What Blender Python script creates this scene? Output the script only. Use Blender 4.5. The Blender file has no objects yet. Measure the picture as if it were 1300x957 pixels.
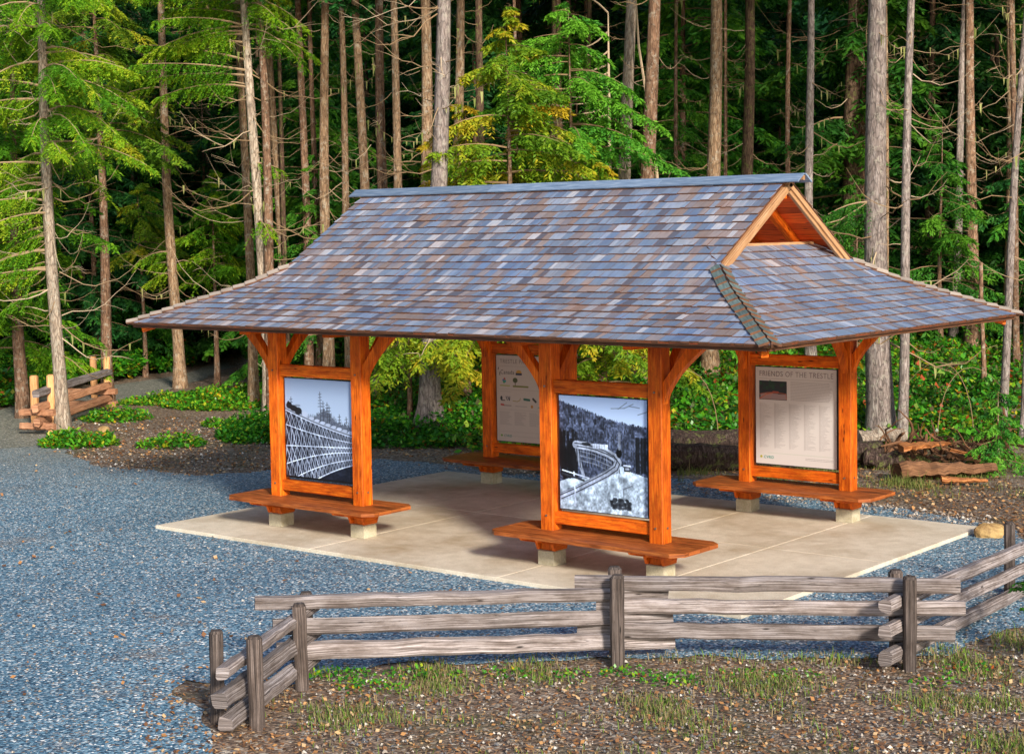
import bpy, math, random
import numpy as np
from mathutils import Vector, Matrix

random.seed(7)
RNG = np.random.default_rng(11)
SC = bpy.context.scene
COL = SC.collection

# ------------------------------------------------------------------ camera
F_PX, W_PX, H_PX = 2118.663, 1300.0, 957.0
YAW, PITCH, ROLL = math.radians(128.922), math.radians(-3.869), math.radians(-0.926)
CAM = np.array([15.091, -19.825, 4.431])
_F = np.array([math.cos(PITCH)*math.cos(YAW), math.cos(PITCH)*math.sin(YAW), math.sin(PITCH)])
_R0 = np.array([math.sin(YAW), -math.cos(YAW), 0.0])
_U0 = np.cross(_R0, _F)
_R = math.cos(ROLL)*_R0 + math.sin(ROLL)*_U0
_U = -math.sin(ROLL)*_R0 + math.cos(ROLL)*_U0
cd = bpy.data.cameras.new("camera")
cam = bpy.data.objects.new("camera", cd)
COL.objects.link(cam)
cd.sensor_width = 36.0
cd.lens = F_PX/W_PX*36.0
cd.shift_y = -44.5/W_PX
cd.clip_start = 0.1
cd.clip_end = 2000
cam.matrix_world = Matrix(((_R[0], _U[0], -_F[0], CAM[0]), (_R[1], _U[1], -_F[1], CAM[1]), (_R[2], _U[2], -_F[2], CAM[2]), (0, 0, 0, 1)))
SC.camera = cam

def ray(px, py):
    d = _F + _R*(px-650)/F_PX - _U*(py-434)/F_PX
    return d
def at(px, py, z=0.0):
    """image pixel cast from the camera onto the level z"""
    d = ray(px, py)
    t = (z-CAM[2])/d[2]
    return CAM + d*t

# ------------------------------------------------------------------ terrain
# foot of the forest bank in image pixels -> bearing and distance from the camera
_foot = [(-600, 500), (0, 478), (150, 466), (290, 452), (345, 500), (450, 552), (620, 573), (870, 573), (1000, 575), (1150, 563), (1300, 560), (1900, 575)]
_fa, _fr = [], []
for fx, fy in _foot:
    q = at(fx, fy, 0.0) - CAM
    _fa.append(math.atan2(q[1], q[0])); _fr.append(math.hypot(q[0], q[1]))
_o = np.argsort(_fa); _fa = np.array(_fa)[_o]; _fr = np.array(_fr)[_o]
def smooth(x):
    x = np.clip(x, 0, 1); return x*x*(3-2*x)
def terrain(x, y):
    x = np.asarray(x, float); y = np.asarray(y, float)
    dx, dy = x-CAM[0], y-CAM[1]
    a = np.arctan2(dy, dx); r = np.hypot(dx, dy)
    a = np.where(a < -math.pi/2, a+2*math.pi, a)
    r0 = np.interp(a, _fa, _fr)
    behind = (a > 0.2) & (a < 4.4)
    d = r-r0
    h = np.where(d > 0, 0.11*np.minimum(d, 9)*smooth(d/2.0) + 0.03*np.maximum(d-9, 0), 0)
    h = h + np.where(r > 78, 0.42*(r-78)*smooth((r-78)/20), 0)
    wob = 0.10*np.sin(x*0.9+1.3)*np.cos(y*1.1)+0.06*np.sin(x*2.3+y*1.7)
    h = h + wob*smooth(d/4.0)
    return np.where(behind, h, 0)
def on_ground(px, py):
    d = ray(px, py); t = 15.0
    while t < 400:
        q = CAM + d*t
        if q[2] <= float(terrain(q[0], q[1])): break
        t += 0.1
    return CAM + d*t

# ------------------------------------------------------------------ helpers
def link(o, parent=None):
    COL.objects.link(o)
    if parent is not None: o.parent = parent
    return o
def tag(o, label=None, cat=None, group=None, kind=None):
    if label: o['label'] = label
    if cat: o['category'] = cat
    if group: o['group'] = group
    if kind: o['kind'] = kind
    return o
def empty(name, loc=(0, 0, 0), parent=None):
    o = bpy.data.objects.new(name, None); o.empty_display_size = 0.2
    o.location = loc
    return link(o, parent)

class MB:
    """collects polygons with uv and a face tone"""
    def __init__(s): s.v = []; s.f = []; s.uv = []; s.t = []; s.mi = []
    def poly(s, pts, uv=None, tone=0.5, mi=0):
        b = len(s.v); s.v.extend([tuple(map(float, p)) for p in pts]); n = len(pts)
        s.f.append(tuple(range(b, b+n)))
        s.uv.append(uv if uv else [(0, 0)]*n); s.t.append(tone); s.mi.append(mi)
    def beam(s, p0, p1, w, h, up=(0, 0, 1), ch=0.006, jit=0.0, segs=1, tone=None, taper=1.0, mi=0, rng=random, sag=0.0):
        """timber from p0 to p1, w across, h along up"""
        p0 = Vector(p0); p1 = Vector(p1); d = p1-p0; L = d.length; d.normalize()
        up = Vector(up); side = d.cross(up)
        if side.length < 1e-4: side = d.cross(Vector((0, 1, 0)))
        side.normalize(); up = side.cross(d).normalized()
        a, b = w/2, h/2
        prof = [(-a+ch, -b), (a-ch, -b), (a, -b+ch), (a, b-ch), (a-ch, b), (-a+ch, b), (-a, b-ch), (-a, -b+ch)]
        if jit:
            prof = [(x*(1+rng.uniform(-jit, jit)), y*(1+rng.uniform(-jit, jit))) for x, y in prof]
        per = [0]
        for i in range(8):
            x0, y0 = prof[i]; x1, y1 = prof[(i+1) % 8]; per.append(per[-1]+math.hypot(x1-x0, y1-y0))
        uo = rng.uniform(0, 50); vo = rng.uniform(0, 50)
        t = rng.random() if tone is None else tone
        rings = []
        for k in range(segs+1):
            f = k/segs; sc = 1+(taper-1)*f
            c = p0+d*(L*f)+Vector((0, 0, -sag*4*f*(1-f)))
            if jit: c = c + side*rng.uniform(-1, 1)*jit*w*0.25 + up*rng.uniform(-1, 1)*jit*h*0.25
            rings.append([c+side*(x*sc*(1+(rng.uniform(-jit, jit)*0.3 if jit else 0)))+up*(y*sc*(1+(rng.uniform(-jit, jit)*0.3 if jit else 0))) for x, y in prof])
        for k in range(segs):
            for i in range(8):
                j = (i+1) % 8
                u0 = uo+L*k/segs; u1 = uo+L*(k+1)/segs
                s.poly([rings[k][i], rings[k][j], rings[k+1][j], rings[k+1][i]], [(u0, vo+per[i]), (u0, vo+per[i+1]), (u1, vo+per[i+1]), (u1, vo+per[i])], t, mi)
        for k, rev in ((0, True), (segs, False)):
            pts = rings[k][:]; uv = [(uo+x*0.3, vo+y) for x, y in prof]
            if rev: pts.reverse(); uv.reverse()
            s.poly(pts, uv, t, mi)
    def box(s, lo, hi, tone=0.5, mi=0):
        x0, y0, z0 = lo; x1, y1, z1 = hi
        P = [(x0, y0, z0), (x1, y0, z0), (x1, y1, z0), (x0, y1, z0), (x0, y0, z1), (x1, y0, z1), (x1, y1, z1), (x0, y1, z1)]
        for q in ((3, 2, 1, 0), (4, 5, 6, 7), (0, 1, 5, 4), (1, 2, 6, 5), (2, 3, 7, 6), (3, 0, 4, 7)):
            pts = [P[i] for i in q]
            s.poly(pts, [(p[0], p[1]+p[2]) for p in pts], tone, mi)
    def tube(s, pts, rad, n=6, tone=0.5, cap=True, mi=0, phase=0.0):
        pts = [Vector(p) for p in pts]; m = len(pts)
        if not hasattr(rad, '__len__'): rad = [rad]*m
        rings = []; L = 0; ls = []
        for i, p in enumerate(pts):
            d = (pts[min(i+1, m-1)]-pts[max(i-1, 0)]).normalized()
            a = d.cross(Vector((0, 0, 1)))
            if a.length < 0.05: a = d.cross(Vector((0, 1, 0)))
            a.normalize(); b = d.cross(a)
            if i: L += (p-pts[i-1]).length
            ls.append(L)
            rings.append([p+(a*math.cos(2*math.pi*k/n+phase)+b*math.sin(2*math.pi*k/n+phase))*rad[i] for k in range(n)])
        for i in range(m-1):
            for k in range(n):
                j = (k+1) % n
                s.poly([rings[i][k], rings[i+1][k], rings[i+1][j], rings[i][j]], [(ls[i], k/n), (ls[i+1], k/n), (ls[i+1], (k+1)/n), (ls[i], (k+1)/n)], tone, mi)
        if cap:
            s.poly(rings[0], None, tone, mi); s.poly(list(reversed(rings[-1])), None, tone, mi)
    def build(s, name, mats, parent=None, merge=False):
        me = bpy.data.meshes.new(name)
        me.from_pydata(s.v, [], s.f)
        ul = me.uv_layers.new(name='UVMap')
        ul.data.foreach_set('uv', np.array([c for f in s.uv for q in f for c in q], dtype=np.float32))
        at_ = me.attributes.new('tone', 'FLOAT', 'FACE')
        at_.data.foreach_set('value', np.array(s.t, dtype=np.float32))
        if not isinstance(mats, (list, tuple)): mats = [mats]
        for m in mats: me.materials.append(m)
        me.polygons.foreach_set('material_index', np.array(s.mi, dtype=np.int32))
        me.update()
        o = bpy.data.objects.new(name, me)
        return link(o, parent)

def quads_mesh(name, V, tone, mat, mi=None, mats=None, nv=4):
    """V (n,4,3) -> mesh datablock"""
    n = V.shape[0]
    me = bpy.data.meshes.new(name)
    me.vertices.add(n*nv); me.vertices.foreach_set('co', V.astype(np.float32).ravel())
    me.loops.add(n*nv); me.loops.foreach_set('vertex_index', np.arange(n*nv, dtype=np.int32))
    me.polygons.add(n)
    me.polygons.foreach_set('loop_start', np.arange(0, n*nv, nv, dtype=np.int32))
    me.polygons.foreach_set('loop_total', np.full(n, nv, dtype=np.int32))
    a = me.attributes.new('tone', 'FLOAT', 'FACE'); a.data.foreach_set('value', tone.astype(np.float32))
    for m in (mats or [mat]): me.materials.append(m)
    if mi is not None: me.polygons.foreach_set('material_index', mi.astype(np.int32))
    me.update(calc_edges=True)
    return me

# ------------------------------------------------------------------ materials
def newmat(name):
    m = bpy.data.materials.new(name); m.use_nodes = True
    nt = m.node_tree; b = nt.nodes['Principled BSDF']
    return m, nt, b
def N(nt, typ, **kw):
    n = nt.nodes.new(typ)
    for k, v in kw.items():
        if k.startswith('_'): setattr(n, k[1:], v)
        else: n.inputs[k].default_value = v
    return n
def ramp(nt, stops, interp='LINEAR'):
    r = nt.nodes.new('ShaderNodeValToRGB'); r.color_ramp.interpolation = interp
    el = r.color_ramp.elements
    while len(el) < len(stops): el.new(0.5)
    for e, (p, c) in zip(el, stops):
        e.position = p; e.color = (c[0], c[1], c[2], 1)
    return r
def lk(nt, a, ao, b, bi): nt.links.new(a.outputs[ao], b.inputs[bi])
def mixc(nt, fac, a, b, mode='MIX'):
    m = nt.nodes.new('ShaderNodeMix'); m.data_type = 'RGBA'; m.blend_type = mode
    for i, v in ((0, fac), (6, a), (7, b)):
        if isinstance(v, tuple) and hasattr(v[0], 'outputs'): nt.links.new(v[0].outputs[v[1]], m.inputs[i])
        elif isinstance(v, (tuple, list)): m.inputs[i].default_value = (v[0], v[1], v[2], 1)
        else: m.inputs[i].default_value = v
    return (m, 2)
def attr(nt, name='tone'):
    a = nt.nodes.new('ShaderNodeAttribute'); a.attribute_name = name; return a
def bump(nt, b, src, strength=0.3, dist=0.02):
    bp = N(nt, 'ShaderNodeBump', Strength=strength, Distance=dist)
    nt.links.new(src[0].outputs[src[1]], bp.inputs['Height']); nt.links.new(bp.outputs[0], b.inputs['Normal'])

def wood(name, dark, mid, light, rough=0.5, su=3.0, sv=45.0, bmp=0.25, tonevar=0.35, knots=True, spec=0.4, coat=0.0, pos=(0.28, 0.5, 0.75), crack=0.0):
    m, nt, b = newmat(name)
    tc = N(nt, 'ShaderNodeUVMap'); tc.uv_map = 'UVMap'
    mp = N(nt, 'ShaderNodeMapping'); mp.inputs['Scale'].default_value = (su, sv, 1); lk(nt, tc, 0, mp, 0)
    n1 = N(nt, 'ShaderNodeTexNoise', Scale=1.0, Detail=5.0, Roughness=0.6, Distortion=0.4); lk(nt, mp, 0, n1, 0)
    r = ramp(nt, [(pos[0], dark), (pos[1], mid), (pos[2], light)]); lk(nt, n1, 0, r, 0)
    mp2 = N(nt, 'ShaderNodeMapping'); mp2.inputs['Scale'].default_value = (1.3, 3, 1); lk(nt, tc, 0, mp2, 0)
    n2 = N(nt, 'ShaderNodeTexNoise', Scale=1.0, Detail=2.0); lk(nt, mp2, 0, n2, 0)
    a = attr(nt)
    ad = N(nt, 'ShaderNodeMath', _operation='ADD'); lk(nt, a, 'Fac', ad, 0); lk(nt, n2, 0, ad, 1)
    mr = N(nt, 'ShaderNodeMapRange'); mr.inputs[1].default_value = 0.3; mr.inputs[2].default_value = 1.4; mr.inputs[3].default_value = 1-tonevar; mr.inputs[4].default_value = 1+tonevar
    lk(nt, ad, 0, mr, 0)
    cmb = N(nt, 'ShaderNodeCombineColor'); [lk(nt, mr, 0, cmb, i) for i in range(3)]
    c = mixc(nt, 1.0, (r, 0), (cmb, 0), 'MULTIPLY')
    if knots:
        mp3 = N(nt, 'ShaderNodeMapping'); mp3.inputs['Scale'].default_value = (2.2, 9, 1); lk(nt, tc, 0, mp3, 0)
        vo = N(nt, 'ShaderNodeTexVoronoi', Scale=1.0); lk(nt, mp3, 0, vo, 0)
        kr = ramp(nt, [(0.05, (1, 1, 1)), (0.12, (0, 0, 0))]); lk(nt, vo, 'Distance', kr, 0)
        c = mixc(nt, (kr, 0), (c[0], c[1]), (dark[0]*0.35, dark[1]*0.35, dark[2]*0.35))
    if crack:
        mp4 = N(nt, 'ShaderNodeMapping'); mp4.inputs['Scale'].default_value = (0.7, 26, 1); lk(nt, tc, 0, mp4, 0)
        n4 = N(nt, 'ShaderNodeTexNoise', Scale=1.0, Detail=3.0, Roughness=0.5); lk(nt, mp4, 0, n4, 0)
        cr = ramp(nt, [(0.492, (0, 0, 0)), (0.5, (crack, crack, crack)), (0.508, (0, 0, 0))]); lk(nt, n4, 0, cr, 0)
        c = mixc(nt, (cr, 0), c, (dark[0]*0.3, dark[1]*0.3, dark[2]*0.3))
        # faded and scuffed blotches
        mp5 = N(nt, 'ShaderNodeMapping'); mp5.inputs['Scale'].default_value = (2.5, 6, 1); lk(nt, tc, 0, mp5, 0)
        n5 = N(nt, 'ShaderNodeTexNoise', Scale=1.0, Detail=6.0, Roughness=0.7); lk(nt, mp5, 0, n5, 0)
        r5 = ramp(nt, [(0.38, (0.62, 0.58, 0.55)), (0.55, (1, 1, 1)), (0.72, (1.12, 1.15, 1.2))]); lk(nt, n5, 0, r5, 0)
        c = mixc(nt, 1.0, c, (r5, 0), 'MULTIPLY')
    nt.links.new(c[0].outputs[c[1]], b.inputs['Base Color'])
    b.inputs['Roughness'].default_value = rough
    b.inputs['Specular IOR Level'].default_value = spec
    b.inputs['Coat Weight'].default_value = coat; b.inputs['Coat Roughness'].default_value = 0.35
    bump(nt, b, (n1, 0), bmp, 0.006)
    return m

M = {}
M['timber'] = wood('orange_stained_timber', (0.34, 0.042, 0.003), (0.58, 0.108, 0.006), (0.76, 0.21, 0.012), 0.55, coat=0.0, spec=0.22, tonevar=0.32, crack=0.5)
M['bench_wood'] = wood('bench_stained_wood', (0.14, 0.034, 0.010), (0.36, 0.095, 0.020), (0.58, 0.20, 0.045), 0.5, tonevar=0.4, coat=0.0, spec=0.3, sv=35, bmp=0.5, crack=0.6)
M['deck_wood'] = wood('roof_deck_cedar', (0.36, 0.04, 0.004), (0.62, 0.085, 0.008), (0.74, 0.15, 0.018), 0.6, tonevar=0.45)
M['eave_wood'] = wood('dark_eave_board', (0.03, 0.015, 0.01), (0.09, 0.04, 0.02), (0.2, 0.08, 0.03), 0.7)
M['barge_wood'] = wood('weathered_barge_wood', (0.26, 0.12, 0.05), (0.42, 0.23, 0.11), (0.56, 0.36, 0.20), 0.55, sv=60, tonevar=0.2)
M['ridge_wood'] = wood('blue_grey_weathered_board', (0.07, 0.10, 0.16), (0.13, 0.19, 0.29), (0.30, 0.36, 0.44), 0.4, tonevar=0.25, knots=False)
M['fence_wood'] = wood('grey_weathered_rail', (0.06, 0.045, 0.04), (0.21, 0.18, 0.175), (0.43, 0.39, 0.40), 0.85, su=1.1, sv=85, bmp=1.0, pos=(0.33, 0.5, 0.70), crack=0.9, tonevar=0.35)
M['post_wood'] = wood('dark_weathered_post', (0.02, 0.014, 0.012), (0.075, 0.058, 0.052), (0.20, 0.16, 0.145), 0.85, su=1.1, sv=85, bmp=1.0, pos=(0.33, 0.5, 0.70), crack=0.9, tonevar=0.35)
M['new_rail'] = wood('orange_brown_split_rail', (0.18, 0.07, 0.035), (0.36, 0.17, 0.09), (0.52, 0.30, 0.18), 0.75, sv=50, bmp=0.8, tonevar=0.4)
M['new_post'] = wood('fresh_cedar_post', (0.40, 0.15, 0.05), (0.6, 0.30, 0.12), (0.7, 0.45, 0.24), 0.7, sv=50, bmp=0.6, tonevar=0.25)
M['rot_wood'] = wood('rotten_brown_wood', (0.03, 0.015, 0.008), (0.12, 0.055, 0.025), (0.26, 0.13, 0.06), 0.9, su=4, sv=35, bmp=1.0, tonevar=0.4)
M['split_wood'] = wood('torn_orange_heartwood', (0.10, 0.03, 0.01), (0.30, 0.105, 0.03), (0.56, 0.26, 0.08), 0.7, su=6, sv=30, bmp=1.0, tonevar=0.4)

def simple(name, col, rough=0.6, metal=0.0, var=0.15, scale=30):
    m, nt, b = newmat(name)
    tc = N(nt, 'ShaderNodeTexCoord'); n = N(nt, 'ShaderNodeTexNoise', Scale=scale, Detail=4.0); lk(nt, tc, 'Object', n, 0)
    r = ramp(nt, [(0.3, tuple(c*(1-var) for c in col)), (0.7, tuple(min(1, c*(1+var)) for c in col))]); lk(nt, n, 0, r, 0)
    lk(nt, r, 0, b, 'Base Color'); b.inputs['Roughness'].default_value = rough; b.inputs['Metallic'].default_value = metal
    return m
M['black'] = simple('black_panel_edge', (0.012, 0.012, 0.014), 0.5)
M['bolt'] = simple('galvanised_bolt', (0.28, 0.24, 0.2), 0.45, 0.8)
M['ink_dark'] = simple('grey_lettering', (0.10, 0.09, 0.10), 0.6)
M['ink_teal'] = simple('teal_lettering', (0.0, 0.25, 0.22), 0.6)
M['ink_grey'] = simple('soft_grey_lettering', (0.22, 0.19, 0.20), 0.6)

def shingle_mat():
    m, nt, b = newmat('weathered_cedar_shingle')
    a = attr(nt)
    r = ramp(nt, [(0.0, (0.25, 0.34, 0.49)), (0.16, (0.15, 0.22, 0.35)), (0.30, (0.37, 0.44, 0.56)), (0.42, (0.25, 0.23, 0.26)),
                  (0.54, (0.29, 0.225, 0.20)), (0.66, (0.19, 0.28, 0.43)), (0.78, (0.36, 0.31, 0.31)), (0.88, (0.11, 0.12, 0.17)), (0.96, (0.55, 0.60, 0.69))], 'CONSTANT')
    lk(nt, a, 'Fac', r, 0)
    tc = N(nt, 'ShaderNodeUVMap'); tc.uv_map = 'UVMap'
    mp = N(nt, 'ShaderNodeMapping'); mp.inputs['Scale'].default_value = (4, 60, 1); lk(nt, tc, 0, mp, 0)
    n1 = N(nt, 'ShaderNodeTexNoise', Scale=1.0, Detail=4.0); lk(nt, mp, 0, n1, 0)
    g = N(nt, 'ShaderNodeMapRange'); g.inputs[1].default_value = 0.25; g.inputs[2].default_value = 0.75; g.inputs[3].default_value = 0.6; g.inputs[4].default_value = 1.25; lk(nt, n1, 0, g, 0)
    cmb = N(nt, 'ShaderNodeCombineColor'); [lk(nt, g, 0, cmb, i) for i in range(3)]
    c = mixc(nt, 1.0, (r, 0), (cmb, 0), 'MULTIPLY')
    c = mixc(nt, 0.15, c, (0.22, 0.25, 0.31)); c = mixc(nt, 1.0, c, (0.80, 0.77, 0.77), 'MULTIPLY')
    # broad weathering drifts: bleached blue to warm brown
    oc = N(nt, 'ShaderNodeTexCoord'); n2 = N(nt, 'ShaderNodeTexNoise', Scale=1.3, Detail=6.0, Roughness=0.65); lk(nt, oc, 'Object', n2, 0)
    r2 = ramp(nt, [(0.35, (0.82, 0.92, 1.10)), (0.5, (1, 1, 1)), (0.65, (1.12, 0.93, 0.82))]); lk(nt, n2, 0, r2, 0)
    c2 = mixc(nt, 1.0, c, (r2, 0), 'MULTIPLY')
    nt.links.new(c2[0].outputs[c2[1]], b.inputs['Base Color'])
    b.inputs['Roughness'].default_value = 0.5; b.inputs['Specular IOR Level'].default_value = 0.55
    bump(nt, b, (n1, 0), 0.3, 0.004)
    return m
M['shingle'] = shingle_mat()
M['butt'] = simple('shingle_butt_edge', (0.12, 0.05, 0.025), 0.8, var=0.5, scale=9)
M['hipcap'] = wood('green_grey_hip_shingle', (0.05, 0.075, 0.075), (0.10, 0.145, 0.14), (0.19, 0.24, 0.22), 0.6, sv=40, tonevar=0.35, knots=False)
M['hipcap_pale'] = wood('bleached_hip_shingle', (0.22, 0.17, 0.13), (0.34, 0.28, 0.23), (0.46, 0.41, 0.36), 0.6, sv=40, tonevar=0.25, knots=False)

def concrete(name, base, stain, scale=0.7):
    m, nt, b = newmat(name)
    tc = N(nt, 'ShaderNodeTexCoord')
    n1 = N(nt, 'ShaderNodeTexNoise', Scale=scale, Detail=8.0, Roughness=0.65, Distortion=0.3); lk(nt, tc, 'Object', n1, 0)
    n2 = N(nt, 'ShaderNodeTexNoise', Scale=60.0, Detail=3.0); lk(nt, tc, 'Object', n2, 0)
    n3 = N(nt, 'ShaderNodeTexNoise', Scale=4.5, Detail=6.0, Roughness=0.7); lk(nt, tc, 'Object', n3, 0)
    r = ramp(nt, [(0.3, stain), (0.55, base), (0.8, tuple(min(1, c*1.15) for c in base))]); lk(nt, n1, 0, r, 0)
    r3 = ramp(nt, [(0.35, (0.78, 0.76, 0.72)), (0.6, (1, 1, 1))]); lk(nt, n3, 0, r3, 0)
    c = mixc(nt, 0.7, (r, 0), (r3, 0), 'MULTIPLY')
    r2 = ramp(nt, [(0.3, (0.8, 0.8, 0.8)), (0.7, (1.1, 1.1, 1.1))]); lk(nt, n2, 0, r2, 0)
    c = mixc(nt, 1.0, c, (r2, 0), 'MULTIPLY')
    nt.links.new(c[0].outputs[c[1]], b.inputs['Base Color']); b.inputs['Roughness'].default_value = 0.75
    bump(nt, b, (n2, 0), 0.15, 0.003)
    return m
M['slab'] = concrete('tan_brushed_concrete', (0.70, 0.63, 0.51), (0.44, 0.35, 0.23))
M['pier'] = concrete('pale_pier_concrete', (0.52, 0.48, 0.36), (0.38, 0.34, 0.22), 6)

def gravel_mat(name, cols, patch, scale=46.0, patchlo=0.60):
    m, nt, b = newmat(name)
    g = N(nt, 'ShaderNodeNewGeometry')
    v = N(nt, 'ShaderNodeTexVoronoi', Scale=scale); lk(nt, g, 'Position', v, 0)
    sep = N(nt, 'ShaderNodeSeparateColor'); lk(nt, v, 'Color', sep, 0)
    r = ramp(nt, cols, 'CONSTANT'); lk(nt, sep, 0, r, 0)
    n2 = N(nt, 'ShaderNodeTexNoise', Scale=0.45, Detail=7.0, Roughness=0.7); lk(nt, g, 'Position', n2, 0)
    pr = ramp(nt, [(patchlo, (0, 0, 0)), (patchlo+0.12, (1, 1, 1))]); lk(nt, n2, 0, pr, 0)
    v2 = N(nt, 'ShaderNodeTexVoronoi', Scale=scale*1.2); lk(nt, g, 'Position', v2, 0)
    sep2 = N(nt, 'ShaderNodeSeparateColor'); lk(nt, v2, 'Color', sep2, 0)
    rp = ramp(nt, patch, 'CONSTANT'); lk(nt, sep2, 0, rp, 0)
    mf = N(nt, 'ShaderNodeMath', _operation='MULTIPLY'); lk(nt, pr, 0, mf, 0); mf.inputs[1].default_value = 0.6
    c = mixc(nt, (mf, 0), (r, 0), (rp, 0))
    n3 = N(nt, 'ShaderNodeTexNoise', Scale=0.25, Detail=4.0); lk(nt, g, 'Position', n3, 0)
    r3 = ramp(nt, [(0.35, (0.82, 0.84, 0.86)), (0.65, (1.12, 1.1, 1.08))]); lk(nt, n3, 0, r3, 0)
    c = mixc(nt, 1.0, c, (r3, 0), 'MULTIPLY')
    nt.links.new(c[0].outputs[c[1]], b.inputs['Base Color']); b.inputs['Roughness'].default_value = 0.7
    inv = N(nt, 'ShaderNodeMath', _operation='SUBTRACT'); inv.inputs[0].default_value = 1.0; lk(nt, v, 'Distance', inv, 1)
    bump(nt, b, (inv, 0), 0.9, 0.02)
    return m, nt, c
DIRT = [(0, (0.12, 0.08, 0.055)), (0.3, (0.20, 0.14, 0.10)), (0.55, (0.28, 0.20, 0.14)), (0.72, (0.08, 0.055, 0.04)), (0.85, (0.38, 0.33, 0.27)), (0.95, (0.42, 0.22, 0.10))]
BLUE = [(0, (0.080, 0.185, 0.28)), (0.20, (0.04, 0.11, 0.185)), (0.36, (0.145, 0.28, 0.39)), (0.52, (0.02, 0.055, 0.10)), (0.64, (0.22, 0.36, 0.46)), (0.80, (0.50, 0.59, 0.64)), (0.89, (0.25, 0.21, 0.18)), (0.95, (0.85, 0.86, 0.85))]
M['gravel'], _nt, _c = gravel_mat('blue_grey_crushed_gravel', BLUE, DIRT, 37.0, 0.57)
# the far left of the yard is trodden and dusty: olive grey fines mixed in
_b = _nt.nodes['Principled BSDF']
_g = N(_nt, 'ShaderNodeNewGeometry'); _dp = N(_nt, 'ShaderNodeVectorMath', _operation='DOT_PRODUCT'); _nt.links.new(_g.outputs['Position'], _dp.inputs[0]); _dp.inputs[1].default_value = (-0.78, 0.62, 0)
_nn = N(_nt, 'ShaderNodeTexNoise', Scale=0.35, Detail=5.0); _nt.links.new(_g.outputs['Position'], _nn.inputs[0])
_ma = N(_nt, 'ShaderNodeMath', _operation='MULTIPLY_ADD'); _nt.links.new(_nn.outputs[0], _ma.inputs[0]); _ma.inputs[1].default_value = 8; _nt.links.new(_dp.outputs['Value'], _ma.inputs[2])
_mr = N(_nt, 'ShaderNodeMapRange'); _mr.inputs[1].default_value = 8.5; _mr.inputs[2].default_value = 19.0; _mr.inputs[3].default_value = 0; _mr.inputs[4].default_value = 0.9; _nt.links.new(_ma.outputs[0], _mr.inputs[0])
_vv = N(_nt, 'ShaderNodeTexVoronoi', Scale=24.0); _nt.links.new(_g.outputs['Position'], _vv.inputs[0]); _sp = N(_nt, 'ShaderNodeSeparateColor'); _nt.links.new(_vv.outputs['Color'], _sp.inputs[0])
OLIVE = [(0, (0.18, 0.18, 0.14)), (0.35, (0.11, 0.12, 0.105)), (0.6, (0.24, 0.235, 0.19)), (0.85, (0.37, 0.355, 0.30))]
_ro = ramp(_nt, OLIVE, 'CONSTANT'); _nt.links.new(_sp.outputs[0], _ro.inputs[0])
_c2 = mixc(_nt, (_mr, 0), _c, (_ro, 0)); _nt.links.new(_c2[0].outputs[_c2[1]], _b.inputs['Base Color'])
M['path'], _, _ = gravel_mat('olive_grey_fine_gravel', OLIVE, DIRT, 26.0)
M['dirt'], _, _ = gravel_mat('brown_forest_dirt', DIRT, [(0, (0.05, 0.06, 0.02)), (0.5, (0.09, 0.10, 0.03)), (0.8, (0.15, 0.10, 0.05))], 24.0, 0.52)

def tone_mat(name, stops, rough=0.6, transl=0.0, interp='LINEAR', obj_rand=0.0, spec=0.3):
    m, nt, b = newmat(name)
    a = attr(nt); r = ramp(nt, stops, interp); lk(nt, a, 'Fac', r, 0)
    src = (r, 0)
    if obj_rand:
        oi = N(nt, 'ShaderNodeObjectInfo')
        mr = N(nt, 'ShaderNodeMapRange'); mr.inputs[3].default_value = 1-obj_rand; mr.inputs[4].default_value = 1+obj_rand; lk(nt, oi, 'Random', mr, 0)
        cmb = N(nt, 'ShaderNodeCombineColor'); [lk(nt, mr, 0, cmb, i) for i in range(3)]
        src = mixc(nt, 1.0, (r, 0), (cmb, 0), 'MULTIPLY')
    nt.links.new(src[0].outputs[src[1]], b.inputs['Base Color'])
    b.inputs['Roughness'].default_value = rough; b.inputs['Specular IOR Level'].default_value = spec
    if transl:
        tr = N(nt, 'ShaderNodeBsdfTranslucent'); nt.links.new(src[0].outputs[src[1]], tr.inputs[0])
        ms = N(nt, 'ShaderNodeMixShader'); ms.inputs[0].default_value = transl
        out = nt.nodes['Material Output']; lk(nt, b, 0, ms, 1); lk(nt, tr, 0, ms, 2); lk(nt, ms, 0, out, 0)
    return m
M['fir_bright'] = tone_mat('bright_fir_needles', [(0, (0.05, 0.18, 0.008)), (0.4, (0.11, 0.31, 0.010)), (0.75, (0.27, 0.44, 0.014)), (1, (0.42, 0.50, 0.025))], 0.6, 0.35)
M['cedar_yellow'] = tone_mat('yellow_green_cedar', [(0, (0.08, 0.20, 0.010)), (0.4, (0.20, 0.34, 0.015)), (0.75, (0.42, 0.42, 0.02)), (1, (0.50, 0.36, 0.02))], 0.6, 0.35)
M['hemlock'] = tone_mat('green_hemlock_needles', [(0, (0.018, 0.10, 0.014)), (0.5, (0.042, 0.20, 0.018)), (1, (0.12, 0.32, 0.02))], 0.6, 0.3, obj_rand=0.3)
M['dark_fir'] = tone_mat('deep_green_needles', [(0, (0.008, 0.055, 0.014)), (0.5, (0.018, 0.105, 0.020)), (1, (0.055, 0.19, 0.022))], 0.6, 0.25, obj_rand=0.35)
M['salal'] = tone_mat('salal_leaves', [(0, (0.012, 0.09, 0.010)), (0.35, (0.03, 0.19, 0.012)), (0.62, (0.09, 0.34, 0.015)), (0.82, (0.32, 0.46, 0.02)), (0.92, (0.55, 0.36, 0.02)), (0.97, (0.42, 0.08, 0.02))], 0.4, 0.3, spec=0.5)
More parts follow.
